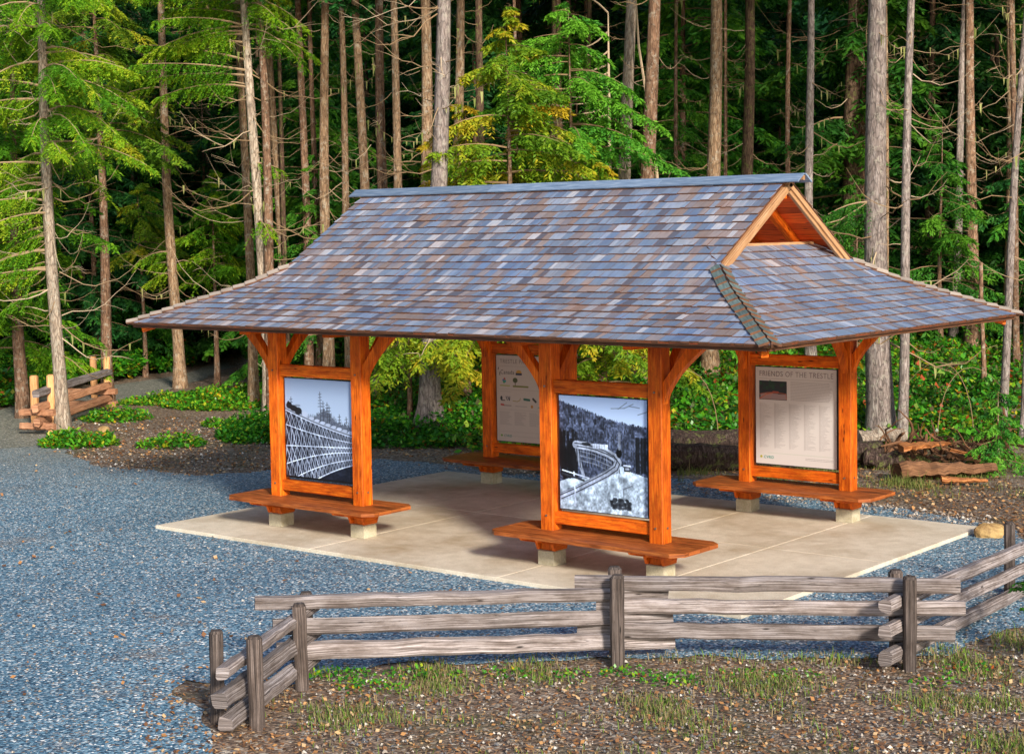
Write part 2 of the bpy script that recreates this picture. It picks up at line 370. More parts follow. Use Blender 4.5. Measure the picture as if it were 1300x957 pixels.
M['litter'] = tone_mat('brown_leaf_litter', [(0, (0.07, 0.035, 0.02)), (0.3, (0.16, 0.075, 0.035)), (0.55, (0.28, 0.13, 0.05)), (0.75, (0.40, 0.20, 0.07)), (0.92, (0.5, 0.34, 0.18))], 0.8)
M['pebble'] = tone_mat('mixed_pebbles', [(0, (0.10, 0.11, 0.13)), (0.3, (0.17, 0.155, 0.14)), (0.55, (0.25, 0.19, 0.14)), (0.8, (0.36, 0.31, 0.26)), (1, (0.6, 0.56, 0.5))], 0.75)
M['twig'] = tone_mat('bare_tan_twigs', [(0, (0.12, 0.07, 0.04)), (0.5, (0.30, 0.20, 0.11)), (1, (0.48, 0.38, 0.27))], 0.85)
M['lichen'] = tone_mat('hanging_lichen', [(0, (0.16, 0.20, 0.05)), (1, (0.36, 0.36, 0.14))], 0.9, 0.2)

def bark(name, dark, mid, light, vs=7.0, moss=0.0):
    m, nt, b = newmat(name)
    tc = N(nt, 'ShaderNodeTexCoord'); oi = N(nt, 'ShaderNodeObjectInfo')
    of = N(nt, 'ShaderNodeVectorMath', _operation='ADD'); lk(nt, tc, 'Object', of, 0)
    sc = N(nt, 'ShaderNodeMath', _operation='MULTIPLY'); lk(nt, oi, 'Random', sc, 0); sc.inputs[1].default_value = 80; lk(nt, sc, 0, of, 1)
    mp = N(nt, 'ShaderNodeMapping'); mp.inputs['Scale'].default_value = (vs*3.0, vs*3.0, vs*0.55); lk(nt, of, 0, mp, 0)
    n1 = N(nt, 'ShaderNodeTexNoise', Scale=1.0, Detail=6.0, Roughness=0.7, Distortion=0.8); lk(nt, mp, 0, n1, 0)
    v = N(nt, 'ShaderNodeTexVoronoi', Scale=1.0, _feature='DISTANCE_TO_EDGE'); 
    mp2 = N(nt, 'ShaderNodeMapping'); mp2.inputs['Scale'].default_value = (vs*2.2, vs*2.2, vs*0.5); lk(nt, of, 0, mp2, 0); lk(nt, mp2, 0, v, 0)
    r = ramp(nt, [(0.30, dark), (0.5, mid), (0.68, light)]); lk(nt, n1, 0, r, 0)
    vr = ramp(nt, [(0.0, (0.35, 0.35, 0.35)), (0.12, (1, 1, 1))]); lk(nt, v, 'Distance', vr, 0)
    c = mixc(nt, 0.8, (r, 0), (vr, 0), 'MULTIPLY')
    n3 = N(nt, 'ShaderNodeTexNoise', Scale=7.5, Detail=6.0, Roughness=0.75); lk(nt, of, 0, n3, 0)
    lr = ramp(nt, [(0.54, (0, 0, 0)), (0.62, (1, 1, 1))]); lk(nt, n3, 0, lr, 0)
    f = N(nt, 'ShaderNodeMath', _operation='MULTIPLY'); lk(nt, lr, 0, f, 0); f.inputs[1].default_value = 0.55+moss*0.5
    c = mixc(nt, (f, 0), c, (0.42, 0.40, 0.33) if moss == 0 else (0.16, 0.19, 0.05))
    mr = N(nt, 'ShaderNodeMapRange'); mr.inputs[3].default_value = 0.8; mr.inputs[4].default_value = 1.2; lk(nt, oi, 'Random', mr, 0)
    cmb = N(nt, 'ShaderNodeCombineColor'); [lk(nt, mr, 0, cmb, i) for i in range(3)]
    c = mixc(nt, 1.0, c, (cmb, 0), 'MULTIPLY')
    nt.links.new(c[0].outputs[c[1]], b.inputs['Base Color']); b.inputs['Roughness'].default_value = 0.9
    b.inputs['Specular IOR Level'].default_value = 0.2
    bump(nt, b, (n1, 0), 0.9, 0.04)
    return m
M['bark_tan'] = bark('tan_flaky_bark', (0.10, 0.055, 0.03), (0.27, 0.17, 0.10), (0.46, 0.34, 0.22))
M['bark_pale'] = bark('pale_grey_bark', (0.14, 0.10, 0.075), (0.38, 0.30, 0.23), (0.62, 0.54, 0.44))
M['bark_grey'] = bark('grey_furrowed_bark', (0.09, 0.075, 0.07), (0.26, 0.21, 0.19), (0.42, 0.37, 0.35))
M['bark_brown'] = bark('red_brown_bark', (0.07, 0.036, 0.022), (0.21, 0.12, 0.075), (0.36, 0.23, 0.15))
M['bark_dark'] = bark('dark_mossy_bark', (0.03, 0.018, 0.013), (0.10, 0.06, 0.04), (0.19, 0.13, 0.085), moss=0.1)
M['log_bark'] = bark('rotting_log_bark', (0.014, 0.01, 0.009), (0.055, 0.035, 0.028), (0.14, 0.10, 0.085), moss=0.08)

# ------------------------------------------------------------------ world and sun
SUN_EL, SUN_AZ = math.radians(24), math.radians(-31)     # azimuth from +X towards -Y
w = bpy.data.worlds.new("World"); SC.world = w; w.use_nodes = True
nt = w.node_tree; bg = nt.nodes['Background']
sky = nt.nodes.new('ShaderNodeTexSky'); sky.sky_type = 'NISHITA'; sky.sun_disc = False
sky.sun_elevation = SUN_EL; sky.sun_rotation = math.pi/2-SUN_AZ
nt.links.new(sky.outputs[0], bg.inputs[0]); bg.inputs[1].default_value = 0.122
sd = bpy.data.lights.new('sun', 'SUN'); sd.energy = 3.7; sd.angle = math.radians(8); sd.color = (1.0, 0.90, 0.76)
so = link(bpy.data.objects.new('sun', sd))
sv = Vector((math.cos(SUN_EL)*math.cos(SUN_AZ), math.cos(SUN_EL)*math.sin(SUN_AZ), math.sin(SUN_EL)))
so.rotation_euler = sv.to_track_quat('Z', 'Y').to_euler()
SC.view_settings.view_transform = 'Standard'; SC.view_settings.look = 'None'
SC.view_settings.exposure = 0.76; SC.view_settings.gamma = 1.0

# ------------------------------------------------------------------ ground
def axis(lo, hi, fine_lo, fine_hi, step):
    a = list(np.arange(fine_lo, fine_hi+1e-6, step)); s = step; x = fine_hi
    while x < hi: s *= 1.25; x += s; a.append(x)
    s = step; x = fine_lo
    while x > lo: s *= 1.25; x -= s; a.insert(0, x)
    return np.array(a)
gx = axis(-420, 300, -50, 22, 0.5); gy = axis(-300, 420, -16, 48, 0.5)
X, Y = np.meshgrid(gx, gy, indexing='ij'); Z = terrain(X, Y)-0.062
nx, ny = X.shape
idx = np.arange(nx*ny).reshape(nx, ny)
faces = np.stack([idx[:-1, :-1], idx[1:, :-1], idx[1:, 1:], idx[:-1, 1:]], -1).reshape(-1, 4)
me = bpy.data.meshes.new('ground')
me.from_pydata(np.stack([X, Y, Z], -1).reshape(-1, 3).tolist(), [], faces.tolist()); me.materials.append(M['dirt'])
me.polygons.foreach_set('use_smooth', np.ones(len(faces), dtype=bool)); me.update()
tag(link(bpy.data.objects.new('ground', me)), kind='structure')

def ragged(poly, z, amp, seed, step=0.12):
    r = random.Random(seed); out = []
    n = len(poly); ph = [r.uniform(0, 6) for _ in range(6)]
    s = 0
    for i in range(n):
        a = Vector(poly[i][:2]); b = Vector(poly[(i+1) % n][:2]); L = (b-a).length; k = max(1, int(L/step))
        if k > 220: k = 220
        nn = Vector((-(b-a).y, (b-a).x)).normalized() if L > 0 else Vector((0, 0))
        for j in range(k):
            t = s+L*j/k
            d = amp*(0.5*math.sin(t*1.1+ph[0])+0.35*math.sin(t*2.7+ph[1])+0.25*math.sin(t*6.1+ph[2])+0.5*r.uniform(-1, 1)*0.5)
            q = a+(b-a)*(j/k)+nn*d
            out.append((q.x, q.y, z))
        s += L
    return out
def sheet(name, pix, z, amp, mat, seed):
    from mathutils.geometry import tessellate_polygon
    pts = ragged([at(px, py, z) for px, py in pix], z, amp, seed)
    tris = tessellate_polygon([[Vector(p) for p in pts]])
    me = bpy.data.meshes.new(name); me.from_pydata(pts, [], [tuple(t) for t in tris]); me.materials.append(mat); me.update()
    # normals up
    if sum(p.normal.z for p in me.polygons) < 0: me.flip_normals()
    return tag(link(bpy.data.objects.new(name, me)), kind='structure')
sheet('gravel_yard', [(-500, 545), (-200, 524), (0, 522), (60, 545), (95, 578), (130, 592), (190, 598), (250, 603), (310, 600), (345, 595), (420, 588), (480, 583), (530, 586),
      (568, 590), (640, 599), (700, 602), (870, 609), (940, 618), (1000, 628), (1100, 640), (1180, 652), (1235, 662), (1275, 668), (1310, 690), (1480, 740), (1480, 790),
      (1300, 798), (1200, 828), (1000, 836), (900, 830), (790, 838), (640, 842), (520, 840), (420, 850), (380, 862), (300, 872), (236, 862), (232, 880), (262, 905), (330, 1010), (200, 1200), (-300, 1300), (-700, 900)], -0.05, 0.16, M['gravel'], 3)
sheet('path', [(-500, 512), (-200, 505), (0, 520), (36, 507), (95, 497), (144, 489), (200, 481), (242, 472), (292, 456), (306, 462), (280, 471), (256, 481), (194, 503), (144, 511), (112, 530),
      (75, 556), (40, 566), (-200, 580), (-500, 590)], -0.045, 0.14, M['path'], 5)

# ------------------------------------------------------------------ slab
SX0, SX1, SY0, SY1 = -5.08, 5.28, -3.6, 3.17
mb = MB()
xs = [SX0, -1.73, 1.68, 3.52, SX1]; ys = [SY0, 0.03, SY1]
for i in range(4):
    for j in range(2):
        g = 0.004
        lo = (xs[i]+(g if i else 0), ys[j]+(g if j else 0)); hi = (xs[i+1]-(g if i < 3 else 0), ys[j+1]-(g if j < 1 else 0))
        c = 0.006
        b0 = [(lo[0], lo[1]), (hi[0], lo[1]), (hi[0], hi[1]), (lo[0], hi[1])]
        b1 = [(lo[0]+c, lo[1]+c), (hi[0]-c, lo[1]+c), (hi[0]-c, hi[1]-c), (lo[0]+c, hi[1]-c)]
        mb.poly([(x, y, 0) for x, y in b1])
        for k in range(4):
            l = (k+1) % 4
            mb.poly([(*b0[k], -c), (*b0[l], -c), (*b1[l], 0), (*b1[k], 0)])
            mb.poly([(*b0[k], -0.15), (*b0[l], -0.15), (*b0[l], -c), (*b0[k], -c)])
tag(mb.build('concrete_slab', M['slab']), kind='structure')

# ------------------------------------------------------------------ pavilion
X1, X2, YP = 3.454, 1.727, 2.505
pav = empty('open_pavilion')
tag(pav, 'open timber pavilion with orange posts and grey shingled roof standing on the concrete slab', 'pavilion')
PW = 0.206
def one(name, mat, parent, *a, **k):
    mb = MB(); mb.beam(*a, **k); return mb.build(name, mat, parent)
rp = random.Random(5)
def brace(x, y, dx, dy):
    """curved knee brace from a post face up and out"""
    d = Vector((dx, dy, 0)); mb = MB()
    s = Vector((-dy, dx, 0))*0.06
    n = 10; inner = []; outer = []
    for k in range(n+1):
        t = k/n
        u = PW/2-0.004+0.60*(t**1.6); z = 2.20+0.74*t
        inner.append(Vector((x, y, 0))+d*u+Vector((0, 0, z)))
        outer.append(Vector((x, y, 0))+d*(PW/2-0.004+0.36*t)+Vector((0, 0, 2.50+0.44*t)))
    tn = rp.random()
    for k in range(n):
        for sg in (-1, 1):
            q = [inner[k]+s*sg, inner[k+1]+s*sg, outer[k+1]+s*sg, outer[k]+s*sg]
            if sg > 0: q.reverse()
            mb.poly(q, [(p.z, (p.x+p.y)) for p in q], tn)
        q = [inner[k]+s, inner[k+1]+s, inner[k+1]-s, inner[k]-s]; mb.poly(q, [(p.z, (p.x+p.y)) for p in q], tn)
        q = [outer[k]-s, outer[k+1]-s, outer[k+1]+s, outer[k]+s]; mb.poly(q, [(p.z, (p.x+p.y)) for p in q], tn)
    mb.build('knee_brace', M['timber'], pav)
for sy in (-1, 1):
    for x in (-X1, -X2, X2, X1):
        y = sy*YP
        one('post', M['timber'], pav, (x, y, 0.2), (x, y, 2.93), PW, PW, up=(0, 1, 0), ch=0.010, rng=rp)
        # footing: pale concrete block with bevelled arris
        mb = MB(); h = 0.132; c = 0.012; b0 = [(x-h, y-h), (x+h, y-h), (x+h, y+h), (x-h, y+h)]; b1 = [(x-h+c, y-h+c), (x+h-c, y-h+c), (x+h-c, y+h-c), (x-h+c, y+h-c)]
        mb.poly([(*p, 0.196) for p in b1])
        for k in range(4):
            l = (k+1) % 4
            mb.poly([(*b0[k], 0.184), (*b0[l], 0.184), (*b1[l], 0.196), (*b1[k], 0.196)]); mb.poly([(*b0[k], 0.003), (*b0[l], 0.003), (*b0[l], 0.184), (*b0[k], 0.184)])
        mb.build('concrete_footing', M['pier'], pav)
        # bolt heads
        mb = MB()
        for bz in (0.66, 2.37):
            for (ox, oy, ax) in ((0.0, -PW/2-0.001, 1), (PW/2+0.001, 0.0, 0)):
                p = Vector((x+ox, y+oy, bz)); d = Vector((0, -1, 0)) if ax == 1 else Vector((1, 0, 0))
                mb.tube([p, p+d*0.012], 0.014, 8)
        mb.build('bolt_heads', M['bolt'], pav)
        brace(x, y, 0, -sy)
        if abs(x) > 3 or sy < 0: brace(x, y, 1 if x in (X1, -X2) else -1, 0)
    for sx in (-1, 1):
        xa, xb = sorted((sx*(X2+PW/2), sx*(X1-PW/2)))
        one('panel_rail', M['timber'], pav, (xa-0.002, sy*YP, 2.37), (xb+0.002, sy*YP, 2.37), 0.12, 0.17, ch=0.008, rng=rp)
        one('panel_rail', M['timber'], pav, (xa-0.002, sy*YP, 0.635), (xb+0.002, sy*YP, 0.635), 0.12, 0.16, ch=0.008, rng=rp)
    one('eave_beam', M['timber'], pav, (-4.7, sy*(YP), 3.02), (4.7, sy*(YP), 3.02), 0.18, 0.16, rng=rp)
for x in (-X1, -X2, X2, X1):
    one('cross_beam', M['timber'], pav, (x, -YP+0.092, 3.02), (x, YP-0.092, 3.02), 0.16, 0.15, rng=rp)
    for sy in (-1, 1):
        one('outrigger', M['timber'], pav, (x, sy*(YP+0.092), 3.0), (x, sy*3.18, 3.0), 0.14, 0.12, rng=rp)

# roof profile: (offset from ridge, height) for the long sides, matching one for the ends
ZR = 5.06
LONG = [(0.0, ZR), (1.78, 3.925), (2.27, 3.625), (3.57, 3.075)]
ENDP = [(3.50, 4.165), (3.89, 3.925), (4.37, 3.625), (5.67, 3.075)]
HIPX = [(1.78, 3.89), (2.27, 4.37), (3.57, 5.67)]
def arc(prof):
    s = [0]
    for a, b in zip(prof, prof[1:]): s.append(s[-1]+math.hypot(b[0]-a[0], b[1]-a[1]))
    return s
def prof_at(prof, s):
    ar = arc(prof)
    s = max(0, min(ar[-1], s))
    for i in range(len(prof)-1):
        if s <= ar[i+1]+1e-9:
            f = (s-ar[i])/(ar[i+1]-ar[i]); return prof[i][0]+(prof[i+1][0]-prof[i][0])*f, prof[i][1]+(prof[i+1][1]-prof[i][1])*f
def lim_long(o):     # half length in x at offset o from the ridge
    return 3.89 if o <= 1.78 else float(np.interp(o, [1.78, 2.27, 3.57], [3.89, 4.37, 5.67]))
def lim_end(o):      # half width in y at offset o
    return float(np.interp(o, [3.50, 3.89, 4.37, 5.67], [1.40, 1.78, 2.27, 3.57]))
def shingles(prof, lim, place, name, seed, roofp, bias):
    r = random.Random(seed); mb = MB(); A = arc(prof)[-1]; EXP = 0.186
    n = int(math.ceil(A/EXP))
    for c in range(n):
        s1 = A-c*EXP; s0 = max(0.0, s1-EXP-0.012)
        o1, z1 = prof_at(prof, s1); o0, z0 = prof_at(prof, s0)
        # local normal
        tx, tz = o1-o0, z1-z0; L = math.hypot(tx, tz); nx_, nz_ = -tz/L, tx/L
        l1 = lim(o1); l0 = lim(o0); u = -l1-0.0-r.uniform(0, 0.1)
        while u < l1:
            wd = r.choice((0.075, 0.095, 0.11, 0.13, 0.15, 0.19))*r.uniform(0.9, 1.1); v = u+wd
            a1, b1 = max(u+0.002, -l1), min(v-0.002, l1); a0, b0 = max(u+0.002, -l0), min(v-0.002, l0)
            u = v
            if b1-a1 < 0.015: continue
            if b0 < a0: a0 = b0 = (a0+b0)/2
            th = 0.015+r.uniform(-0.004, 0.006); dz = r.uniform(-0.012, 0.012)*0.5
            if c == 0: dz = r.uniform(-0.006, 0.006)
            P = lambda uu, o, z, h: place(uu, o+nx_*h, z+nz_*h)
            ox, oz = tx/L*dz, tz/L*dz
            A1, B1 = P(a1, o1+ox, z1+oz, th+0.012), P(b1, o1+ox, z1+oz, th+0.012)
            A0, B0 = P(a0, o0, z0, 0.008), P(b0, o0, z0, 0.008)
            C1, D1 = P(a1, o1+ox, z1+oz, 0.002), P(b1, o1+ox, z1+oz, 0.002)
            C0, D0 = P(a0, o0, z0, 0.0), P(b0, o0, z0, 0.0)
            t = r.random()
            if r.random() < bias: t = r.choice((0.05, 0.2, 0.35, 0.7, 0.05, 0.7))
            uo = r.uniform(0, 30); uv = [(uo, a1), (uo, b1), (uo+0.19, b0), (uo+0.19, a0)]
            mb.poly([A1, B1, B0, A0], uv, t, 0)
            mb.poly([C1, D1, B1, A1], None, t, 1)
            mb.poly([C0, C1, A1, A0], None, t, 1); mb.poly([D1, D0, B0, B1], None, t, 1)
    return mb.build(name, [M['shingle'], M['butt']], roofp)
roof = empty('roof', (0, 0, 0), pav)
shingles(LONG, lim_long, lambda u, o, z: (u, -o, z), 'shingle_slope', 1, roof, 0.15)
shingles(LONG, lim_long, lambda u, o, z: (-u, o, z), 'shingle_slope', 2, roof, 0.15)
shingles(ENDP, lim_end, lambda u, o, z: (o, u, z), 'shingle_slope', 3, roof, 0.65)  # end slopes weighted bluer: grazing sky reflection put into the shingle colours
shingles(ENDP, lim_end, lambda u, o, z: (-o, -u, z), 'shingle_slope', 4, roof, 0.4)
# boarded deck under the shingles, with thickness; boards run along each slope
def deck(prof, lim, place, parent, th=0.022):
    mb = MB(); r = random.Random(9); A = arc(prof)[-1]; k = int(A/0.14); 
    for i in range(k):
        s0 = A*i/k+0.003; s1 = A*(i+1)/k-0.003
        o0, z0 = prof_at(prof, s0); o1, z1 = prof_at(prof, s1)
        tx, tz = o1-o0, z1-z0; L = math.hypot(tx, tz); nx_, nz_ = -tz/L, tx/L
        l0, l1 = lim(o0)-0.015, lim(o1)-0.015; t = r.random(); uo = r.uniform(0, 40)
        top = [place(-l0, o0-nx_*0.002, z0-nz_*0.002), place(-l1, o1-nx_*0.002, z1-nz_*0.002), place(l1, o1-nx_*0.002, z1-nz_*0.002), place(l0, o0-nx_*0.002, z0-nz_*0.002)]
        bot = [place(-l0, o0-nx_*th, z0-nz_*th), place(-l1, o1-nx_*th, z1-nz_*th), place(l1, o1-nx_*th, z1-nz_*th), place(l0, o0-nx_*th, z0-nz_*th)]
        uv = [(uo-l0, 0), (uo-l1, 0.14), (uo+l1, 0.14), (uo+l0, 0)]
        mb.poly(top, uv, t); mb.poly(bot[::-1], uv[::-1], t)
        for a in range(4):
            b = (a+1) % 4; mb.poly([top[a], bot[a], bot[b], top[b]], [(uo, 0), (uo, 0.03), (uo+l0, 0.03), (uo+l0, 0)], t, 1)
    mb.build('roof_deck', [M['deck_wood'], M['eave_wood']], parent)
deck(LONG, lim_long, lambda u, o, z: (u, -o, z), roof); deck(LONG, lim_long, lambda u, o, z: (-u, o, z), roof)
deck(ENDP, lim_end, lambda u, o, z: (o, u, z), roof); deck(ENDP, lim_end, lambda u, o, z: (-o, -u, z), roof)
# rafters, following the slope in three straight lengths
def rafter(x, sy, omax):
    mb = MB(); pr = [(o, z-0.10) for o, z in LONG]
    t = rp.random()
    for (o0, z0), (o1, z1) in zip(pr, pr[1:]):
        if o0 >= omax: break
        f = min(1, (omax-o0)/(o1-o0))
        mb.beam((x, sy*(o0+0.02), z0), (x, sy*(o0+(o1-o0)*f-0.03), z0+(z1-z0)*f), 0.09, 0.13, up=(0, 0, 1), tone=t, rng=rp)
    mb.build('rafter', M['timber'], roof)
for x in np.linspace(-3.3, 3.3, 11):
    for sy in (-1, 1): rafter(float(x), sy, 3.3)
for sy in (-1, 1):
    for x, om in ((3.95, 3.5), (4.6, 3.5), (-3.95, 3.5), (-4.6, 3.5)):
        pr = LONG[2:]
        one('rafter', M['timber'], roof, (x, sy*max(2.3, abs(x)-2.0), float(np.interp(max(2.3, abs(x)-2.0), [2.27, 3.57], [3.625, 3.075]))-0.1), (x, sy*3.3, 3.10), 0.09, 0.11, rng=rp)
for sx in (-1, 1):
    for y in (-2.1, -1.4, -0.7, 0, 0.7, 1.4, 2.1):
        one('rafter', M['timber'], roof, (sx*4.38, y, 3.54), (sx*5.42, y, 3.10), 0.09, 0.11, rng=rp)
        if abs(y) < 1.5: one('rafter', M['timber'], roof, (sx*(3.6 if abs(y) < 1.3 else 4.0), y, 4.0 if abs(y) < 1.3 else 3.76), (sx*4.37, y, 3.53), 0.09, 0.11, rng=rp)
    for sy in (-1, 1):
        one('hip_rafter', M['timber'], roof, (sx*3.7, sy*1.60, 3.84), (sx*4.37, sy*2.27, 3.44), 0.09, 0.13, rng=rp)
        one('hip_rafter', M['timber'], roof, (sx*4.37, sy*2.27, 3.44), (sx*5.50, sy*3.40, 2.975), 0.09, 0.09, rng=rp)
    one('gable_sill', M['barge_wood'], roof, (sx*3.50, -1.32, 4.13), (sx*3.50, 1.32, 4.13), 0.09, 0.11, rng=rp)
    for sy in (-1, 1):
        # barge board: two stepped boards running down the gable rake
        nz = Vector((0, sy*0.5376, 0.8432))*(-0.066)
        a = Vector((sx*3.875, sy*-0.02, 5.022)); b = Vector((sx*3.875, sy*1.80, 3.872))
        one('barge_board', M['barge_wood'], roof, a+nz, b+nz, 0.055, 0.12, up=(0, sy*0.5376, 0.8432), rng=rp)
        nz2 = Vector((0, sy*0.5376, 0.8432))*(-0.045)
        one('barge_moulding', M['barge_wood'], roof, a+nz2+Vector((sx*0.042, 0, 0)), b+nz2+Vector((sx*0.042, 0, 0)), 0.03, 0.07, up=(0, sy*0.5376, 0.8432), rng=rp)
one('ridge_beam', M['timber'], roof, (-3.84, 0, 4.86), (3.84, 0, 4.86), 0.08, 0.16, rng=rp)
# eave fascia, thin dark edge under the first shingle course
for (a, b) in (((-5.58, -3.50), (5.58, -3.50)), ((5.60, -3.48), (5.60, 3.48)), ((5.58, 3.50), (-5.58, 3.50)), ((-5.60, 3.48), (-5.60, -3.48))):
    one('fascia_board', M['eave_wood'], roof, (a[0], a[1], 3.034), (b[0], b[1], 3.034), 0.025, 0.045, rng=rp, segs=1)
# ridge cap boards, two per side along the length, projecting past the gables
for sy in (-1, 1):
    for k, (xa, xb) in enumerate(((-4.14, -1.2), (-1.196, 1.9), (1.904, 4.14))):
        a = Vector((xa, sy*0.105, ZR+0.045-0.055)); b = Vector((xb, sy*0.105, ZR+0.045-0.055))
        one('ridge_cap', M['ridge_wood'], roof, a, b, 0.205, 0.02, up=(0, sy*0.5376, 0.8432), ch=0.004, rng=rp)
one('ridge_roll', M['barge_wood'], roof, (-4.12, 0, ZR-0.01), (4.125, 0, ZR-0.01), 0.05, 0.06, rng=rp)
# hip caps: overlapping bent shingles from the eave corner to the gable foot
def hipcaps(sx, sy, mat):
    hp = [(5.66, 3.56, 3.085), (4.37, 2.27, 3.635), (3.90, 1.79, 3.93)]
    segs = []
    for a, b in zip(hp, hp[1:]):
        segs.append((Vector(a), Vector(b)))
    Ltot = sum((b-a).length for a, b in segs); stp = 0.19; n = int(Ltot/stp)
    mb = MB()
    def pos(s):
        for a, b in segs:
            L = (b-a).length
            if s <= L: return a+(b-a)*(s/L), (b-a).normalized()
            s -= L
        a, b = segs[-1]; return b, (b-a).normalized()
    for i in range(n+1):
        p, d = pos(i*stp); q, _ = pos(min(Ltot, i*stp+0.25))
        t = rp.random()
        for side in (0, 1):
            # wing lies on the long slope (side 0) or on the end slope (side 1)
            wdir = Vector((-1, 0, 0)) if side == 0 else Vector((0, -1, 0))
            nn = d.cross(wdir).normalized()
            if nn.z < 0: nn = -nn
            wv = (wdir-d*wdir.dot(d)).normalized()*0.13
            lo, hi = 0.030, 0.012
            pts = [p+nn*(lo+0.024), p+wv+nn*(lo+0.018), q+wv+nn*hi, q+nn*(hi+0.012)]
            bot = [p+nn*(lo-0.008), p+wv+nn*(lo-0.01), q+wv+nn*(hi-0.016), q+nn*(hi-0.01)]
            f = lambda v: (v.x*sx, v.y*sy, v.z)
            P = [f(v) for v in pts]; B = [f(v) for v in bot]
            uo = rp.uniform(0, 30)
            mb.poly(P, [(uo, 0), (uo, .15), (uo+.25, .15), (uo+.25, 0)], t)
            for k in range(4):
                l = (k+1) % 4; mb.poly([P[k], P[l], B[l], B[k]], [(uo, 0), (uo, .1), (uo, .1), (uo, 0)], t*0.3, 1)
    mb.build('hip_cap', [mat, M['butt']], roof)
hipcaps(1, -1, M['hipcap']); hipcaps(1, 1, M['hipcap_pale']); hipcaps(-1, -1, M['hipcap_pale']); hipcaps(-1, 1, M['hipcap_pale'])

# ------------------------------------------------------------------ benches
def bench(cx, cy, yoff, label):
    t = empty('bench', (cx, cy, 0)); tag(t, label, 'bench', 'plank benches under the pavilion')
    r = random.Random(int(cx*10+cy*100)); hx, z = 1.52, 0.445
    y0, y1 = yoff-0.52, yoff+0.50
    # three boards in front, one between the posts, two behind; the outer ones have cut corners
    edges = [y0, y0+0.215, -PW/2-0.004, PW/2+0.004, (PW/2+y1)/2+0.004, y1]
    px_ = (X1-X2)/2
    for i in range(5):
        a, b = edges[i]+0.003, edges[i+1]-0.003
        if b-a < 0.05: continue
        mb = MB(); cut = 0.14 if i in (0, 4) else 0.0
        ext = r.uniform(-0.004, 0.004)
        runs = [(-hx-ext, hx+ext)] if i != 2 else [(-hx, -px_-PW/2-0.003), (-px_+PW/2+0.003, px_-PW/2-0.003), (px_+PW/2+0.003, hx)]
        for (xa, xb) in runs:
            if i == 0: ol = [(xa+cut, a), (xb-cut, a), (xb, a+cut*0.9), (xb, b), (xa, b), (xa, a+cut*0.9)]
            elif i == 4: ol = [(xa, a), (xb, a), (xb, b-cut*0.9), (xb-cut, b), (xa+cut, b), (xa, b-cut*0.9)]
            else: ol = [(xa, a), (xb, a), (xb, b), (xa, b)]
            tn = r.random(); uo = r.uniform(0, 30); c = 0.006
            cxm = (xa+xb)/2; cym = (a+b)/2
            sh = [(x-(c if x > cxm else -c), y-(c if y > cym else -c)) for x, y in ol]
            mb.poly([(x, y, z+0.025) for x, y in sh], [(uo+x, y) for x, y in sh], tn)
            mb.poly([(x, y, z-0.025) for x, y in reversed(ol)], [(uo+x, y) for x, y in reversed(ol)], tn)
            n = len(ol)
            for k in range(n):
                l = (k+1) % n
                mb.poly([(*ol[k], z-0.025), (*ol[l], z-0.025), (*ol[l], z+0.019), (*ol[k], z+0.019)], [(uo+ol[k][0], 0), (uo+ol[l][0], 0), (uo+ol[l][0], .05), (uo+ol[k][0], .05)], tn)
                mb.poly([(*ol[k], z+0.019), (*ol[l], z+0.019), (*sh[l], z+0.025), (*sh[k], z+0.025)], [(uo+ol[k][0], 0), (uo+ol[l][0], 0), (uo+ol[l][0], .01), (uo+ol[k][0], .01)], tn)
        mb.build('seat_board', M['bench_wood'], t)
    for s in (-1, 1):
        # shaped bracket: pair of cheeks either side of the post, tapering down to the footing
        for ex in (-1, 1):
            mb = MB(); x = s*px_+ex*(PW/2+0.026)
            ol = [(y0+0.06, 0.42), (y1-0.06, 0.42), (y1-0.10, 0.375), (0.17, 0.30), (0.13, 0.205), (-0.13, 0.205), (-0.17, 0.30), (y0+0.10, 0.375)]
            tn = r.random()
            for q, rev in ((x-0.022, False), (x+0.022, True)):
                pts = [(q, y, zz-0.002) for y, zz in ol]; uv = [(y, zz) for y, zz in ol]
                if rev: pts.reverse(); uv.reverse()
                mb.poly(pts, uv, tn)
            for k in range(8):
                l = (k+1) % 8
                mb.poly([(x-0.022, ol[k][0], ol[k][1]-0.002), (x+0.022, ol[k][0], ol[k][1]-0.002), (x+0.022, ol[l][0], ol[l][1]-0.002), (x-0.022, ol[l][0], ol[l][1]-0.002)], [(ol[k][0], 0), (ol[k][0], .04), (ol[l][0], .04), (ol[l][0], 0)], tn)
            mb.build('bracket', M['timber'], t)
        # cross bearer along x under the seat, its ends cut back on a slope
        mb = MB(); xm = s*px_
        ol = [(-0.34, 0.418), (0.34, 0.418), (0.34, 0.392), (0.17, 0.33), (-0.17, 0.33), (-0.34, 0.392)]
        for yy in (-PW/2-0.03, PW/2+0.03):
            for q, rev in ((yy-0.022, True), (yy+0.022, False)):
                pts = [(xm+a, q, zz-0.001) for a, zz in ol]
                if rev: pts = pts
                else: pts.reverse()
                mb.poly(pts, [(p[0], p[2]) for p in pts], 0.4)
            for k in range(6):
                l = (k+1) % 6
                mb.poly([(xm+ol[k][0], yy-0.022, ol[k][1]-0.001), (xm+ol[k][0], yy+0.022, ol[k][1]-0.001), (xm+ol[l][0], yy+0.022, ol[l][1]-0.001), (xm+ol[l][0], yy-0.022, ol[l][1]-0.001)], [(ol[k][0], 0), (ol[k][0], .04), (ol[l][0], .04), (ol[l][0], 0)], 0.4)
        mb.build('bearer', M['timber'], t)
    return t
CX = (X1+X2)/2
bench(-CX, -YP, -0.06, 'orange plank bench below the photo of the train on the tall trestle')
bench(CX, -YP, -0.06, 'orange plank bench nearest the grey rail fence, below the photo of the curving railway')
